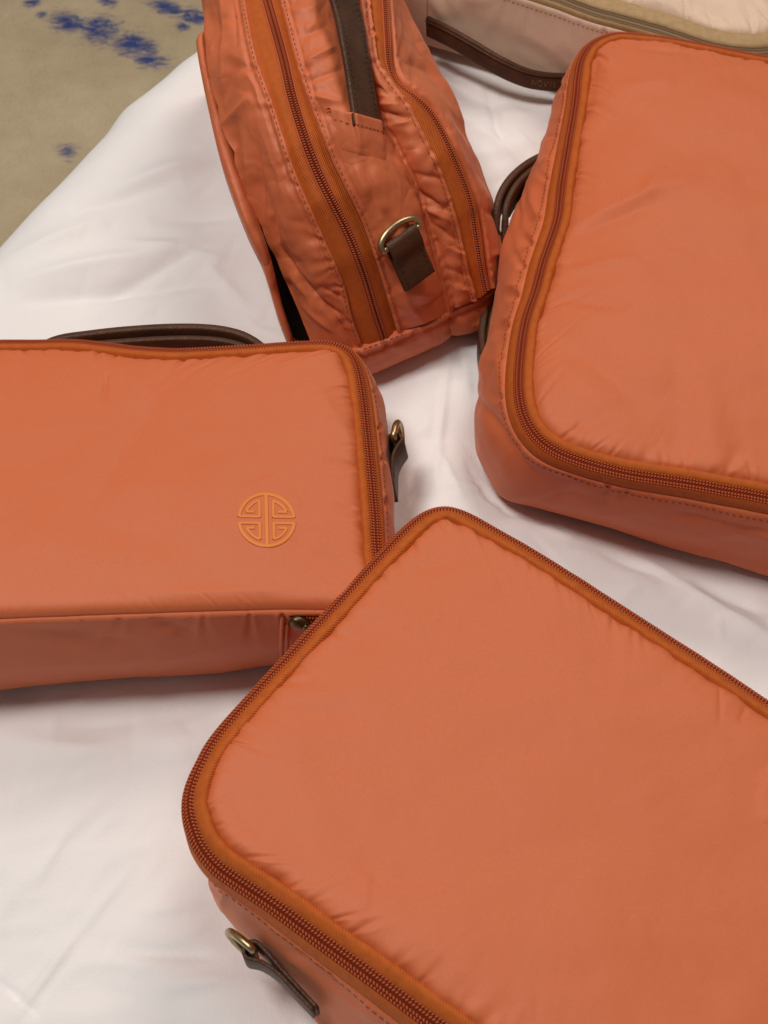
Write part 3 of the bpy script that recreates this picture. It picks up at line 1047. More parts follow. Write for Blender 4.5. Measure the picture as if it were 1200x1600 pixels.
Wd = norm(np.array([[0, 0.15, 1.0]]) * (1 - wv) + np.array([[0, 0.42, 0.8]]) * wv)
E_HANDLE = strap('handle', P, Wd, np.interp(np.linspace(0, 1, 60), [0, .45, 1], [.0135, .0125, .0105]), 0.0036, M_LEATHER, CR.root)
T = norm(np.gradient(P, axis=0)); Nn = norm(np.cross(T, Wd)); Nn *= np.sign(np.sum(Nn * (CAM - P), 1, keepdims=True))
rdg = P + Nn * 0.0020 + Wd * 0.0040
tube('handle_ridge', rdg, 0.0007, M_LEATHER, E_HANDLE, seg=8)
# small gold lettering, each stroke a raised bar
LET = {'N': [[(0, 0), (0, 1), (.7, 0), (.7, 1)]], 'O': [[(0, .3), (0, .7), (.2, 1), (.5, 1), (.7, .7), (.7, .3), (.5, 0), (.2, 0), (0, .3)]],
       'V': [[(0, 1), (.35, 0), (.7, 1)]], 'I': [[(.2, 0), (.2, 1)]]}
pp = proj(P)
k0 = int(np.argmin(np.abs(pp[:, 0] - 829)))
sarc = arclen(P)
cur = sarc[k0]
H = 0.0036
txt_root = None
for ch in 'NOVII':
    for st in LET[ch]:
        q = []
        for (u, v) in st:
            s_ = cur + u * H
            b = np.array([np.interp(s_, sarc, P[:, k]) for k in range(3)])
            wd_ = np.array([np.interp(s_, sarc, Wd[:, k]) for k in range(3)])
            nn_ = np.array([np.interp(s_, sarc, Nn[:, k]) for k in range(3)])
            q.append(b + wd_ * ((v - 0.5) * H - 0.0012) + nn_ * 0.0019)
        q = np.array(q)
        den = np.concatenate([np.linspace(a, b, 4)[:-1] for a, b in zip(q[:-1], q[1:])] + [q[-1:]])
        t_ = tube('letter', den, 0.00030, M_GOLD, E_HANDLE, seg=6)
    cur += H * (0.62 if ch == 'I' else 1.05)
# ------------------------------------------------------------------ standing two-compartment bag (top)
A_ROOT = thing('travel_bag', 'coral nylon travel bag standing upright with two zippers, brown strap handle and brass ring', 'bag',
               tuple(at(620, 420, 0.0) * np.array([1, 1, 0])))
COLS = {
    'cA': ([(497, 562), (482, 522), (460, 468), (437, 418), (424, 387), (392, 315), (361, 225), (329, 126), (323, 58), (322, 0)], -.020),
    'c2': ([(530, 552), (512, 495), (490, 440), (468, 380), (440, 300), (408, 215), (378, 140), (360, 70), (350, 0)], -.004),
    'c3': ([(566, 541), (550, 495), (536, 441), (505, 369), (460, 265), (428, 166), (401, 90), (383, 0)], .002),
    'c4': ([(600, 529), (586, 486), (568, 427), (541, 360), (494, 265), (460, 166), (442, 90), (417, 0)], .003),
    'c5': ([(620, 518), (608, 477), (590, 418), (563, 342), (523, 261), (485, 166), (460, 90), (437, 0)], .003),
    'c6': ([(662, 503), (655, 455), (640, 400), (616, 330), (585, 260), (548, 190), (518, 90), (492, 0)], .006),
    'c7': ([(701, 486), (696, 460), (680, 405), (662, 342), (640, 283), (613, 229), (590, 187), (572, 110), (553, 0)], -.010),
    'c7b': ([(722, 477), (716, 440), (702, 380), (686, 320), (664, 262), (640, 205), (612, 160), (582, 100), (564, 0)], -.003),
    'c8': ([(744, 468), (730, 418), (712, 342), (687, 266), (661, 212), (637, 164), (616, 136), (592, 100), (583, 60), (577, 0)], -.006),
    'c9': ([(759, 457), (752, 425), (743, 369), (733, 312), (713, 259), (692, 212), (670, 175), (648, 153), (620, 131), (607, 103), (604, 60), (601, 0)], -.010),
    'c10': ([(768, 451), (762, 420), (756, 369), (745, 314), (724, 257), (702, 210), (681, 173), (659, 150), (632, 128), (618, 100), (613, 60), (609, 0)], -.014),
    'c11': ([(783, 440), (785, 400), (783, 378), (770, 324), (757, 279), (730, 216), (707, 148), (662, 67), (626, 0)], -.046),
}
QZ = ([0, .08, .22, .38, .54, .7, .85, 1.0], [.030, .050, .080, .107, .127, .140, .148, .151])
MS = 260
qv = np.linspace(0, 1, MS)


def a_col(key):
    pts, dz = COLS[key]
    pts = np.array(pts, float)
    e = pts[-1] - pts[-2]
    pts = np.concatenate([pts, [pts[-1] + e / np.linalg.norm(e) * 130]])
    q = spline(pts, 500)
    for _ in range(12):
        q[1:-1] = q[:-2] * .25 + q[1:-1] * .5 + q[2:] * .25
    yt = -70 - 0.30 * (q[:, 0] - 470)
    k = np.argmax(q[:, 1] < yt) if np.any(q[:, 1] < yt) else len(q) - 1
    q = q[:k + 1]
    q, _ = resample(q, MS, 2)
    z = np.interp(qv, *QZ)
    for _ in range(10):
        z[1:-1] = z[:-2] * .25 + z[1:-1] * .5 + z[2:] * .25
    lo = np.clip(qv / 0.2, 0.0, 1)
    return at(q[:, 0], q[:, 1], z + dz * (0.35 + 0.65 * lo))


NET = {k: a_col(k) for k in COLS}


FAR_D = norm((NET['c5'][-1] - NET['c5'][-40]) * np.array([1, 1, 0]))


def extend(Pc):
    """carry a column on past the frame, round the far end and down"""
    d = FAR_D
    out = [Pc[-1]]
    for t in np.linspace(0.004, 0.10, 24):
        k = t / 0.10
        g = max(0, (k - 0.35) / 0.65)
        out.append(Pc[-1] + d * 0.075 * math.sin(min(1, k * 1.15) * math.pi / 2) - np.array([0, 0, 1]) * (Pc[-1][2] - 0.002) * g ** 1.8)
    return np.concatenate([Pc, np.array(out[1:])])


NETX = {k: extend(v) for k, v in NET.items()}
MX = len(NETX['c3'])
MAIN = np.stack([NETX[k] for k in ('cA', 'c2', 'c3', 'c4', 'c5', 'c6', 'c7')])
POCK = np.stack([NETX[k] for k in ('c7', 'c7b', 'c8', 'c9', 'c10', 'c11')])


def strip(net, k0, k1, n, rows=slice(None)):
    V = crom(net, np.linspace(k0, k1, n)).transpose(1, 0, 2)[rows]
    N = gnormals(V)
    if np.mean(np.sum(N * (CAM - V), -1)) < 0:
        N = -N
    return V, N


def edge_d(V):
    """distance of every vertex from the left and right border of its row, and length along"""
    seg = np.linalg.norm(np.diff(V, axis=1), axis=2)
    l = np.concatenate([np.zeros((len(V), 1)), np.cumsum(seg, 1)], 1)
    s = arclen(V[:, V.shape[1] // 2])[:, None] + 0 * l
    return l, l[:, -1:] - l, s


AD = Drape()


def a_fabric(name, net, k0, k1, n, seed, folds=(), rows=slice(None), lift=0.0008, left=True, right=True, namp=0.0012, pamp=0.0007, parent=None, sx=0.03, top_lift=0.0):
    V, N = strip(net, k0, k1, n, rows)
    dl, dr, s = edge_d(V)
    L = s.max()
    D = np.full(dl.shape, lift)
    near = np.ones(dl.shape)
    if left:
        pk = make_pucker(L, seed, 0.0095, pamp, 0.010, closed=False)
        D += pk(s, dl) * np.clip(dl / 0.001, 0, 1)
        D += 0.0010 * np.exp(-((dl - 0.0016) / 0.0012) ** 2) - 0.0007 * np.exp(-((dl - 0.0042) / 0.0011) ** 2)
        near *= np.clip(dl / 0.006, 0, 1)
    if right:
        pk = make_pucker(L, seed + 1, 0.0095, pamp, 0.010, closed=False)
        D += pk(s, dr) * np.clip(dr / 0.001, 0, 1)
        D += 0.0010 * np.exp(-((dr - 0.0016) / 0.0012) ** 2) - 0.0007 * np.exp(-((dr - 0.0042) / 0.0011) ** 2)
        near *= np.clip(dr / 0.006, 0, 1)
    wv = fbm(s / 0.05, dl / 0.05, seed + 60) * 0.8
    D += near * namp * (1.2 * fbm(s / sx, dl / 0.022 + wv, seed + 20, 2) + 0.9 * ridged(s / 0.045 + wv, dl / 0.02 - s / 0.09 + wv, seed + 30, 2) + 0.15 * fbm(s / 0.008, dl / 0.008, seed + 33, 2))
    if folds:
        D += 1.4 * strokes(proj(V), folds, 0.6) * np.clip(near + 0.2, 0, 1)
    if top_lift:
        e = (L - s)
        D += top_lift * np.exp(-(e / 0.012) ** 2) * np.clip(np.minimum(dl, dr) / 0.006, 0, 1)
    V = V + N * D[..., None]
    N2 = gnormals(V)
    if np.mean(np.sum(N2 * (CAM - V), -1)) < 0:
        N2 = -N2
    AD.add(V, N2)
    V0 = V
    if top_lift:
        V = np.concatenate([V, V[-1:] + norm(V[-1:] - V[-4:-3]) * 0.0006 - N[-1:] * 0.0008, V[-1:] - N[-1:] * 0.0045])
        N = np.concatenate([N, N[-1:], N[-1:]]); s = np.concatenate([s, s[-1:] + .001, s[-1:] + .004])
    lip = V[:, :1] - N[:, :1] * 0.0022
    lip2 = V[:, -1:] - N[:, -1:] * 0.0022
    Vf = np.concatenate(([lip] if left else []) + [V] + ([lip2] if right else []), 1)
    uv = np.stack([np.broadcast_to(s[:, :1], Vf.shape[:2]), np.broadcast_to(np.linspace(0, dl.max(), Vf.shape[1])[None], Vf.shape[:2])], -1)
    return grid(name, Vf, M_CREASED, parent or A_ROOT, uv=uv), V0


FL = [(335, 30, 345, 110, 8, -2.2), (352, 60, 350, 135, 7, 1.6), (375, 95, 340, 170, 9, -1.8), (395, 150, 345, 200, 8, 1.8), (372, 190, 362, 260, 8, -2.4), (385, 200, 392, 330, 6, 1.6),
      (402, 220, 412, 345, 6, -2.2), (418, 300, 432, 370, 5, -1.8), (350, 200, 380, 290, 6, 1.4), (425, 345, 440, 400, 5, -1.8), (440, 390, 470, 440, 4, -1.9), (455, 430, 480, 460, 5, 1.3),
      (468, 428, 520, 490, 4, -2.0), (500, 470, 545, 500, 5, -1.8), (510, 450, 535, 465, 4, -1.5), (480, 480, 520, 515, 5, 1.3), (520, 490, 550, 535, 5, -1.5), (365, 5, 372, 70, 7, -1.2),
      (390, 120, 420, 170, 7, 1.2), (430, 250, 470, 330, 18, 1.2), (440, 455, 470, 500, 5, -1.6)]
flank, V_FL = a_fabric('gusset', MAIN, 0, 2, 70, 101, FL, left=False, namp=0.0012, sx=0.022)
FC = [(480, 100, 520, 75, 7, 1.8), (475, 130, 530, 110, 7, -1.6), (485, 150, 530, 160, 6, 1.6), (470, 60, 510, 40, 7, -1.4), (500, 175, 540, 195, 7, -1.3),
      (565, 60, 560, 110, 5, 1.2), (550, 20, 560, 60, 6, -1.2), (455, 20, 490, 15, 6, 1.0), (520, 190, 560, 170, 8, 1.2)]
K_H = int(MS * 0.56)      # station where the handle is sewn in
gus, V_G = a_fabric('gusset', MAIN, 4, 6, 60, 111, FC, rows=slice(K_H - 14, None), left=True, right=True, namp=0.0009)
FP = [(570, 260, 590, 330, 7, -1.8), (555, 255, 570, 300, 8, 1.0), (640, 290, 655, 350, 6, 1.4), (645, 310, 690, 350, 7, -1.0), (600, 330, 615, 360, 6, -1.0), (590, 390, 610, 420, 6, -1.2),
      (620, 450, 680, 460, 12, 1.4), (650, 480, 690, 460, 7, -1.2), (630, 470, 660, 500, 8, 1.0), (560, 230, 620, 215, 12, 0.8)]
patch, V_P = a_fabric('reinforcement_patch', MAIN, 4, 6, 60, 121, FP, rows=slice(0, K_H), lift=0.0016, namp=0.0006, pamp=0.0005, top_lift=0.0)

FPK = [(590, 160, 620, 165, 6, 2.0), (595, 175, 640, 185, 5, -2.0), (600, 195, 640, 190, 6, 1.4), (650, 270, 690, 280, 5, -1.2), (655, 300, 700, 330, 5, -2.0), (660, 320, 700, 345, 5, 1.2),
       (675, 350, 715, 375, 5, -1.3), (690, 380, 725, 400, 6, 1.1), (695, 420, 735, 430, 6, -1.2), (705, 445, 735, 455, 5, 1.2), (580, 100, 600, 90, 5, -1.2), (575, 60, 590, 50, 5, 1.2), (580, 130, 610, 150, 5, -1.6)]
pg, V_PG = a_fabric('pocket_gusset', POCK, 0, 2, 46, 131, FPK, namp=0.0008, pamp=0.0007)
FF = [(640, 100, 690, 120, 10, -1.2), (660, 130, 730, 200, 9, 1.2), (670, 110, 730, 230, 8, -1.1), (700, 190, 750, 260, 8, 1.0), (735, 240, 755, 300, 7, -1.4), (740, 250, 765, 330, 6, 1.2),
      (755, 330, 780, 340, 6, -1.2), (765, 400, 785, 395, 6, 1.0), (640, 40, 660, 80, 8, 1.0)]
front, V_FR = a_fabric('front_panel', POCK, 4, 5, 40, 141, FF, right=False, namp=0.0007, pamp=0.0005)


def a_zip(net, kl, kc, kr, seed):
    V, N = strip(net, kl, kr, 15)
    x = np.linspace(-1, 1, 15)
    dip = -0.0012 + 0.0011 * (np.abs(x) < 0.75) + 0.0006 * np.sin(np.abs(x) * math.pi)
    V2 = V + N * dip[None, :, None]
    l, r, s = edge_d(V2)
    uv = np.stack([s, l], -1)
    tp = grid('zipper_tape', V2, M_TAPE, A_ROOT, uv=uv)
    # dark core + coil rows along the middle
    Cc, Nc = strip(net, kc - 0.10, kc + 0.10, 3)
    P = Cc[:, 1] + Nc[:, 1] * 0.0002
    n = norm(Cc[:, 2] - Cc[:, 0])
    for sg in (-1, 1):
        pass
    prof = np.array([(-3.1, 0.0), (-2.7, 0.55), (-2.1, 0.25), (0, 0.15), (2.1, 0.25), (2.7, 0.55), (3.1, 0.0)]) * 1e-3 * np.array([0.82, 1.0])
    Vc = P[:, None] + n[:, None] * prof[None, :, :1] + Nc[:, 1][:, None] * prof[None, :, 1:]
    core = grid('zipper_core', Vc, M_GROOVE, A_ROOT)
    teeth('zipper_teeth', P + Nc[:, 1] * 0.0006, n, Nc[:, 1], M_COIL, core, closed=False, off=0.00115, size=(0.00055, 0.0009, 0.0007))
    for sg in (-1, 1):      # woven ridge of the tape beside the coil
        tube('tape_ridge', P + n * sg * 0.0027 + Nc[:, 1] * 0.0003, 0.0005, M_COIL, tp, seg=6)
    return tp


a_zip(MAIN, 2, 3, 4, 1)
a_zip(POCK, 2, 3, 4, 2)

# back wall, front wall down to the bed, and the dark inside of the back sleeve
def curtain(name, top, drift, mat_, parent, n=24, bulge=0.006):
    bot = top.copy()
    bot[:, 2] = 0.001
    bot = bot + (np.array([1.0, 0.25, 0]) * (top[:, 2] * 0.5)[:, None] if drift is None else drift)
    t = np.linspace(0, 1, n)
    V = top[:, None] * (1 - t)[None, :, None] + bot[:, None] * t[None, :, None]
    dirn = norm(np.stack([np.gradient(top[:, 1]), -np.gradient(top[:, 0]), 0 * top[:, 0]], 1))
    V = V + dirn[:, None] * (bulge * np.sin(t * math.pi))[None, :, None]
    s = arclen(top)
    l = t * 0.12
    V = V + dirn[:, None] * (0.0012 * fbm(s[:, None] / 0.03, l[None] / 0.03, 77))[..., None] * np.sin(t * math.pi)[None, :, None]
    uv = np.stack(np.broadcast_arrays(s[:, None], l[None]), -1)
    return grid(name, V, mat_, parent, uv=uv)


curtain('front_panel', V_FR[:, -1], np.array([-0.012, 0.004, 0]), M_CREASED, front, bulge=0.004)
kd = int(np.argmax(proj(V_FL[:, 0])[:, 1] < 396))
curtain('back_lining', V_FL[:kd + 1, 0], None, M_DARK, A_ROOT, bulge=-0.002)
curtain('back_panel', V_FL[kd:, 0], None, M_CREASED, A_ROOT, bulge=0.0)

# back sleeve panel standing off the body
SL = [(462, 585), (453, 533), (433, 477), (410, 400), (383, 342), (347, 243), (318, 121), (308, 62), (312, 54), (330, 40)]
SLZ = [.010, .032, .052, .078, .094, .108, .120, .126, .126, .124]
SLI = [(468, 578), (459, 530), (441, 474), (422, 398), (398, 328), (366, 236), (335, 124), (326, 68), (327, 60), (338, 46)]
oc = spline(np.concatenate([np.array(SL, float), np.array(SLZ)[:, None] * 1000], 1), 160)
ic = spline(np.concatenate([np.array(SLI, float), (np.array(SLZ) - .004)[:, None] * 1000], 1), 160)
PO = at(oc[:, 0], oc[:, 1], oc[:, 2] / 1000); PI = at(ic[:, 0], ic[:, 1], ic[:, 2] / 1000)
out = norm(PO - PI)
up = np.array([0, 0, 1.0])
ss = arclen(PO)
wob = 0.0009 * fbm(ss / 0.02, ss * 0, 5) + 0.0004 * fbm(ss / 0.006, ss * 0, 6)
rowsv = []
rowsv.append(PI * np.array([1, 1, 0]) + up * 0.002 + np.array([1.0, 0.25, 0]) * (PI[:, 2] * 0.50 + 0.006)[:, None])
rowsv.append(PI * 0.5 + rowsv[0] * 0.5)
rowsv.append(PI - up * 0.004)
for a in np.linspace(0.05, 0.95, 9):
    f = math.sin(a * math.pi)
    rowsv.append(PI * (1 - a) + PO * a + up * (0.0030 * f + wob * f)[:, None])
rowsv.append(PO - up * 0.003 + out * 0.001)
rowsv.append(PO - up * 0.012 + out * 0.0005)
lowo = PO.copy(); lowo[:, 2] = 0.001
lowo = lowo - out * 0.006 + np.array([1.0, 0.25, 0]) * (PO[:, 2] * 0.45 + 0.002)[:, None]
rowsv.append(PO * 0.5 + lowo * 0.5 + out * 0.001)
rowsv.append(lowo)
V = np.stack(rowsv, 1)
V = np.concatenate([V[:, :1], V], 1)
l, r, s_ = edge_d(V)
sleeve = grid('back_sleeve', V[:, 4:], M_CREASED, A_ROOT, uv=np.stack([s_, l], -1)[:, 4:])
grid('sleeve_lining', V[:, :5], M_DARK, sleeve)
AD.add(V[:, 4:12], gnormals(V)[:, 4:12])

# bottom panel: from the bottom seam round to the bed
def bottom(name, seam, hem, seed, parent):
    n = 120
    a = spline(np.array(seam, float), n); b = spline(np.array(hem, float), n)
    SA = at(a[:, 0], a[:, 1], a[:, 2] / 1000); HB = at(b[:, 0], b[:, 1], b[:, 2] / 1000)
    cdir = np.array([0.30, 0.95, 0])
    under = HB + cdir * 0.03; under[:, 2] = -0.004
    tuck = SA + cdir * 0.0015 - up * 0.0
    mid = SA * .5 + HB * .5 - cdir * 0.0045
    kn = np.stack([SA, mid, HB, under])
    W = crom(kn, np.linspace(0, 3, 40)).transpose(1, 0, 2)
    N = gnormals(W)
    if np.mean(np.sum(N[:, :20] * (CAM - W[:, :20]), -1)) < 0:
        N = -N
    l, r, s = edge_d(W)
    fade = np.clip(l / 0.004, 0, 1) * np.clip(r / 0.03, 0, 1)
    D = 0.0018 * np.exp(-((l - 0.0012) / 0.0016) ** 2) - 0.0010 * np.exp(-((l - 0.005) / 0.0014) ** 2) + 0.0006
    pk = make_pucker(s.max(), seed, 0.012, 0.0010, 0.008, closed=False)
    D = D + pk(s, l) * np.clip(l / .001, 0, 1) + 0.0012 * fade * (fbm(s / 0.03, l / 0.012, seed + 2) + 0.5 * ridged(s / 0.04, l / .02, seed + 4))
    W = W + N * D[..., None]
    W = np.concatenate([(SA + cdir * 0.004)[:, None], W], 1)
    l, r, s = edge_d(W)
    AD.add(W[:, 1:26], gnormals(W)[:, 1:26])
    return grid(name, W, M_CREASED, parent, uv=np.stack([s, l], -1)), W


bp, W1 = bottom('bottom_panel', [(468, 590, 20), (497, 566, 28), (530, 555, 30), (566, 543, 31), (600, 530.5, 31), (633, 517, 31), (667, 503.5, 30), (697, 488, 28), (706, 480, 24)],
                [(474, 632, 4), (505, 618, 4), (540, 601, 4), (572, 587, 4), (603, 575, 4), (633, 561, 4), (668, 545, 4), (698, 530, 5), (712, 515, 8)], 200, A_ROOT)
bp2, W2 = bottom('pocket_bottom_panel', [(699, 487, 24), (716, 478, 25), (733, 472, 25), (752, 464, 22), (768, 452, 18), (783, 436, 10)],
                 [(702, 522, 5), (716, 523, 4), (733, 520, 4), (750, 514, 4), (765, 504, 5), (779, 470, 6)], 210, A_ROOT)
AD.done()

# stitch rows that the photograph shows
def a_stitch(pts, parent, mat_=None, pitch=0.0032, rad=5):
    P, N = AD.line(pts, 5.0, rad)
    stitch_line('stitching', P, N, mat_ or M_THREAD, parent, pitch=pitch, lift=0.00035)


off = lambda key, dx: [(x + dx, y) for x, y in COLS[key][0]]
a_stitch(off('c3', -5), flank)
a_stitch(off('c5', 6)[0:6], patch)
a_stitch(off('c5', 6)[5:], gus)
a_stitch(off('c8', -5), pg)
a_stitch([(557, 550), (593, 537), (633, 521), (667, 507), (697, 492)], bp)
a_stitch([(704, 482), (733, 476), (752, 469), (766, 456)], bp2)

# folded top edge of the patch where the strap disappears
# strap handle
hp = [(570, 203, 0.0006), (566, 190, 0.0012), (560, 170, 0.0022), (549, 140, 0.0050), (536, 90, 0.0075), (523, 45, 0.0095), (511, 5, 0.011), (500, -35, 0.012), (488, -75, 0.011)]
base = np.array([AD(x, y, 14) for x, y, h in hp])
Pc = np.array([b[0] + np.array([0, 0, 0.35]) * 0 + b[1] * (h + 0.001) for b, (x, y, h) in zip(base, hp)])
Nk = np.array([b[1] for b in base])
for _ in range(3):
    Nk[1:-1] = Nk[:-2] * .25 + Nk[1:-1] * .5 + Nk[2:] * .25
Nk[:3] = Nk[:3].mean(0)
P = spline(Pc, 70)
Nn = norm(crom(Nk, np.linspace(0, len(Nk) - 1, 70)))
Tn = norm(np.gradient(P, axis=0))
Wd = norm(np.cross(Tn, Nn))
HANDLE = strap('handle', P, Wd, 0.0215, 0.0030, M_LEATHER, A_ROOT)
NN = norm(np.cross(Wd, Tn)); NN *= np.sign(np.sum(NN * (CAM - P), 1, keepdims=True))
for sg in (-1, 1):
    stitch_line('stitching', P + Wd * sg * 0.0083 + NN * 0.0015, NN, M_BTHREAD, HANDLE, pitch=0.0030, lift=0.0001)

# folded, stitched top edge of the patch that holds the strap end
E0 = P[2]; T0 = Tn[2]; W0 = Wd[2]; N0 = NN[2]
if (proj(E0 + W0 * 0.01) - proj(E0))[0] < 0:
    W0 = -W0
xs = np.linspace(-0.0270, 0.0145, 60)
crest = []; low = []
for xj in xs:
    e = E0 + W0 * xj
    q = proj(e)
    sp, sn = AD(q[0], q[1], 6)
    wj = np.clip((0.0140 - abs(xj)) / 0.0030, 0, 1)
    wj = wj * wj * (3 - 2 * wj)
    crest.append((sp + sn * (0.0026 if xj < 0 else 0.0012)) * (1 - wj) + (e + N0 * 0.0026) * wj)
    q = proj(e - T0 * 0.019)
    sp, sn = AD(q[0], q[1], 6)
    low.append(sp - sn * 0.0004)
crest = np.array(crest); low = np.array(low)
for _ in range(3):
    crest[1:-1] = crest[:-2] * .25 + crest[1:-1] * .5 + crest[2:] * .25
    low[1:-1] = low[:-2] * .25 + low[1:-1] * .5 + low[2:] * .25
rr = [crest + T0 * 0.0022 - N0 * 0.0040, crest + T0 * 0.0025 - N0 * 0.0012, crest + T0 * 0.0019 - N0 * 0.0002, crest + T0 * 0.0008 + N0 * 0.0002]
for t in np.linspace(0, 1, 14):
    k = t * t * (3 - 2 * t)
    rr.append((crest - T0 * 0.019 * t) * (1 - k) + low * k - N0 * 0.0007 * math.exp(-((t - 0.18) / 0.05) ** 2))
rr = np.stack(rr, 1)
l_, r_, s_ = edge_d(rr)
flap = grid('patch_hem', rr, M_CREASED, patch, uv=np.stack([s_, l_], -1))
stitch_line('stitching', rr[:, 6], np.tile(N0, (60, 1)), M_THREAD, patch, lift=0.0004)

# ring tab on the near end
tail, n1 = AD(651, 438, 10)
head, n2 = AD(628, 372, 10)
n_ = norm(n1 + n2)
al = norm(head - tail)
al = norm(al - n_ * (al @ n_))
wd = np.cross(n_, al)
tab_and_ring(A_ROOT, tail + n_ * 0.0012, al, n_, wd, width=0.0200, ring_tilt=-0.05, tail=0.0215, bow=0.0060, loop=0.62)
BASES.append(np.concatenate([W1[::4, 26, :2], W2[::4, 26, :2], [V_FR[-30, -1, :2], V_FR[-1, -1, :2] + np.array([0, .0]), V_FL[-1, 0, :2], V_FL[150, 0, :2]]]))
# ------------------------------------------------------------------ duvet over the bed, carpet below
edge_px = np.array([(-120, 505), (0, 376), (60, 312), (105, 266), (140, 228), (172, 196), (197, 160), (228, 138), (262, 112), (285, 90), (300, 80), (345, 42), (420, -30)], float)
ew = at(edge_px[:, 0], edge_px[:, 1], -0.012)
d_e = norm(ew[-1] - ew[0]); d_e[2] = 0; d_e = norm(d_e)
n_e = np.array([-d_e[1], d_e[0], 0.0])           # towards the floor (left, far)
o_e = ew[0]
ea = (ew - o_e) @ d_e; eb = (ew - o_e) @ n_e
vis = np.array([at(0, 1620, 0), at(1210, 1620, 0), at(1210, -10, 0), at(300, 0, 0)])
va = (vis - o_e) @ d_e; vb = (vis - o_e) @ n_e
A0 = np.concatenate([np.linspace(-0.75, va.min(), 30, endpoint=False), np.linspace(va.min(), va.max(), 400, endpoint=False), np.linspace(va.max(), 1.35, 25)])
# finer near the part in view
B0 = np.concatenate([np.linspace(-1.25, vb.min(), 20, endpoint=False), np.linspace(vb.min(), 0.1, 370, endpoint=False), np.linspace(0.1, 0.62, 30)])
R = 0.055
aa, bb = np.meshgrid(A0, B0, indexing='ij')
eoff = np.interp(aa, ea, eb)
for _ in range(4):
    eoff[1:-1] = eoff[:-2] * .25 + eoff[1:-1] * .5 + eoff[2:] * .25
# b = 0 is where the sheet begins to turn over
arcl = R * math.pi / 2
flat = np.minimum(bb, 0)
turn = np.clip(bb, 0, arcl) / R
drop = np.maximum(bb - arcl, 0)
hx = flat + R * np.sin(turn)
hz = -R * (1 - np.cos(turn)) - np.minimum(drop, 0.44)
hx = hx + 0.02 * fbm(aa / 0.12, drop / 0.4, 91) * np.clip(drop / 0.1, 0, 1)
XY = o_e[None, None] + d_e * aa[..., None] + n_e * (hx + (eoff - R * 0.72))[..., None]
x, y = XY[..., 0], XY[..., 1]
z = hz.copy()
flatm = np.clip(1 - turn / 1.3, 0, 1)
px = proj(np.stack([x, y, z], -1))
puff = 0.010 * fbm(x / 0.22, y / 0.2, 51, 2) + 0.0045 * fbm(x / 0.07, y / 0.06, 52, 2)
cre = 0.0034 * ridged(x / 0.16 + 0.5 * y / 0.1, y / 0.07 - x / 0.2, 55, 2) + 0.0014 * ridged(x / 0.05 - y / 0.07, y / 0.035, 57, 2)
z += (puff + cre) * np.clip(0.15 - bb / 0.15, 0.15, 1)
DF = [(40, 440, 250, 400, 22, 7), (180, 300, 330, 250, 20, 6), (60, 470, 330, 440, 14, -5), (100, 330, 260, 290, 16, -4), (20, 400, 150, 350, 16, 4), (150, 470, 330, 380, 10, -3), (250, 340, 360, 330, 14, -4), (330, 420, 400, 480, 16, 4), (200, 380, 340, 400, 12, 3),
      (0, 1540, 60, 1590, 8, -3.0), (30, 1590, 110, 1480, 10, 3), (110, 1480, 200, 1370, 8, 1.5), (200, 1490, 340, 1500, 14, -3), (230, 1430, 330, 1410, 16, 3), (260, 1550, 380, 1530, 16, 3), (60, 1380, 110, 1300, 6, 1.2),
      (120, 1130, 330, 1110, 30, -4), (0, 1160, 180, 1180, 40, 4),
      (700, 560, 680, 760, 6, 2.0), (690, 720, 720, 790, 5, 1.6), (740, 570, 750, 700, 9, -2.5), (700, 770, 800, 760, 10, 2.5), (730, 700, 800, 790, 8, -1.8), (900, 850, 1060, 920, 12, -3), (1000, 880, 1200, 1000, 12, 3.5),
      (1100, 920, 1200, 960, 12, -3), (850, 830, 930, 860, 8, 2), (640, 590, 720, 570, 10, 2), (740, 200, 830, 260, 10, 3), (760, 150, 790, 240, 8, -2.5), (800, 210, 840, 240, 8, 2), (770, 280, 820, 260, 8, -2), (720, 130, 820, 190, 14, 2)]
rs = np.random.RandomState(12)
fine = []
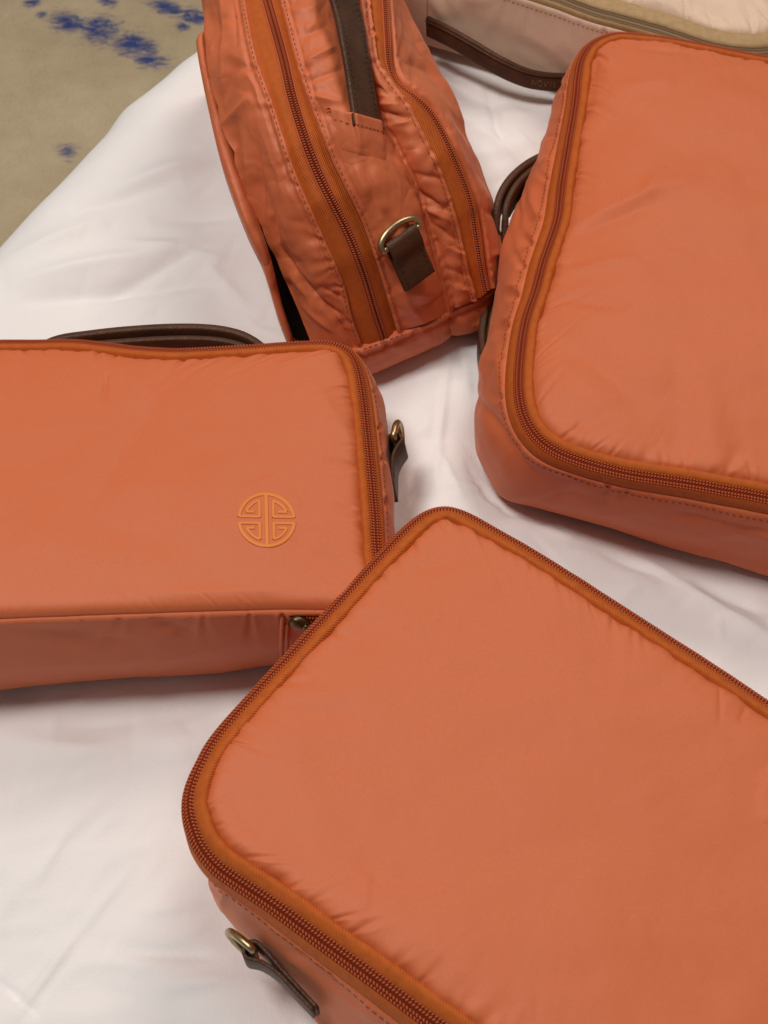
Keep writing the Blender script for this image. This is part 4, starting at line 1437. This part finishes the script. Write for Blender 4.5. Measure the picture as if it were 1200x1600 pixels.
for (x0, y0, x1, y1, k) in ((0, 1120, 330, 1600, 26), (600, 560, 800, 800, 16), (820, 820, 1200, 1040, 16), (40, 300, 420, 520, 22), (720, 110, 850, 330, 10)):
    for _ in range(k):
        cx, cy = rs.uniform(x0, x1), rs.uniform(y0, y1)
        a_, l_ = rs.normal(-0.7, 0.6), rs.uniform(25, 90)
        fine.append((cx, cy, cx + l_ * math.cos(a_), cy + l_ * math.sin(a_), rs.uniform(4, 9), rs.choice([-1, 1]) * rs.uniform(0.35, 1.0)))
z += (1.25 * strokes(px, DF, 0.55) + strokes(px, fine, 0.7)) * flatm
# the bags press it down
mask = np.zeros_like(z)
pts = np.stack([x, y], -1)
for Bs in BASES:
    inside = np.zeros(x.shape, bool)
    dmin = np.full(x.shape, 9.0)
    Q = np.roll(Bs, -1, 0)
    for (p, q) in zip(Bs, Q):
        cond = ((p[1] > y) != (q[1] > y))
        with np.errstate(divide='ignore', invalid='ignore'):
            xi = (q[0] - p[0]) * (y - p[1]) / (q[1] - p[1] + 1e-12) + p[0]
        inside ^= cond & (x < xi)
        e = q - p; L2 = e @ e + 1e-12
        t = np.clip(((x - p[0]) * e[0] + (y - p[1]) * e[1]) / L2, 0, 1)
        dmin = np.minimum(dmin, (x - p[0] - t * e[0]) ** 2 + (y - p[1] - t * e[1]) ** 2)
    dist = np.sqrt(dmin) * np.where(inside, -1, 1)
    mask = np.maximum(mask, 1 / (1 + np.exp((dist - 0.010) / 0.006)))
    z += 0.0015 * np.exp(-((dist - 0.035) / 0.015) ** 2) * (dist > 0) * flatm
z = z * (1 - mask) + mask * np.minimum(z, -0.004) * 1.0
z = np.where(mask > 0.5, np.minimum(z, 0.004 - 0.006 * mask), z)
V = np.stack([x, y, z], -1)
duvet = grid('duvet', V, M_DUVET, uv=np.stack([aa, bb], -1))
duvet['label'] = 'white cotton duvet spread over the bed under all the bags'
duvet['category'] = 'duvet'

me = bpy.data.meshes.new('carpet')
me.from_pydata([(-4, -3, FLOOR_Z), (4, -3, FLOOR_Z), (4, 5, FLOOR_Z), (-4, 5, FLOOR_Z)], [], [(0, 1, 2, 3)])
cp = link('carpet', me, M_CARPET, kind='structure')
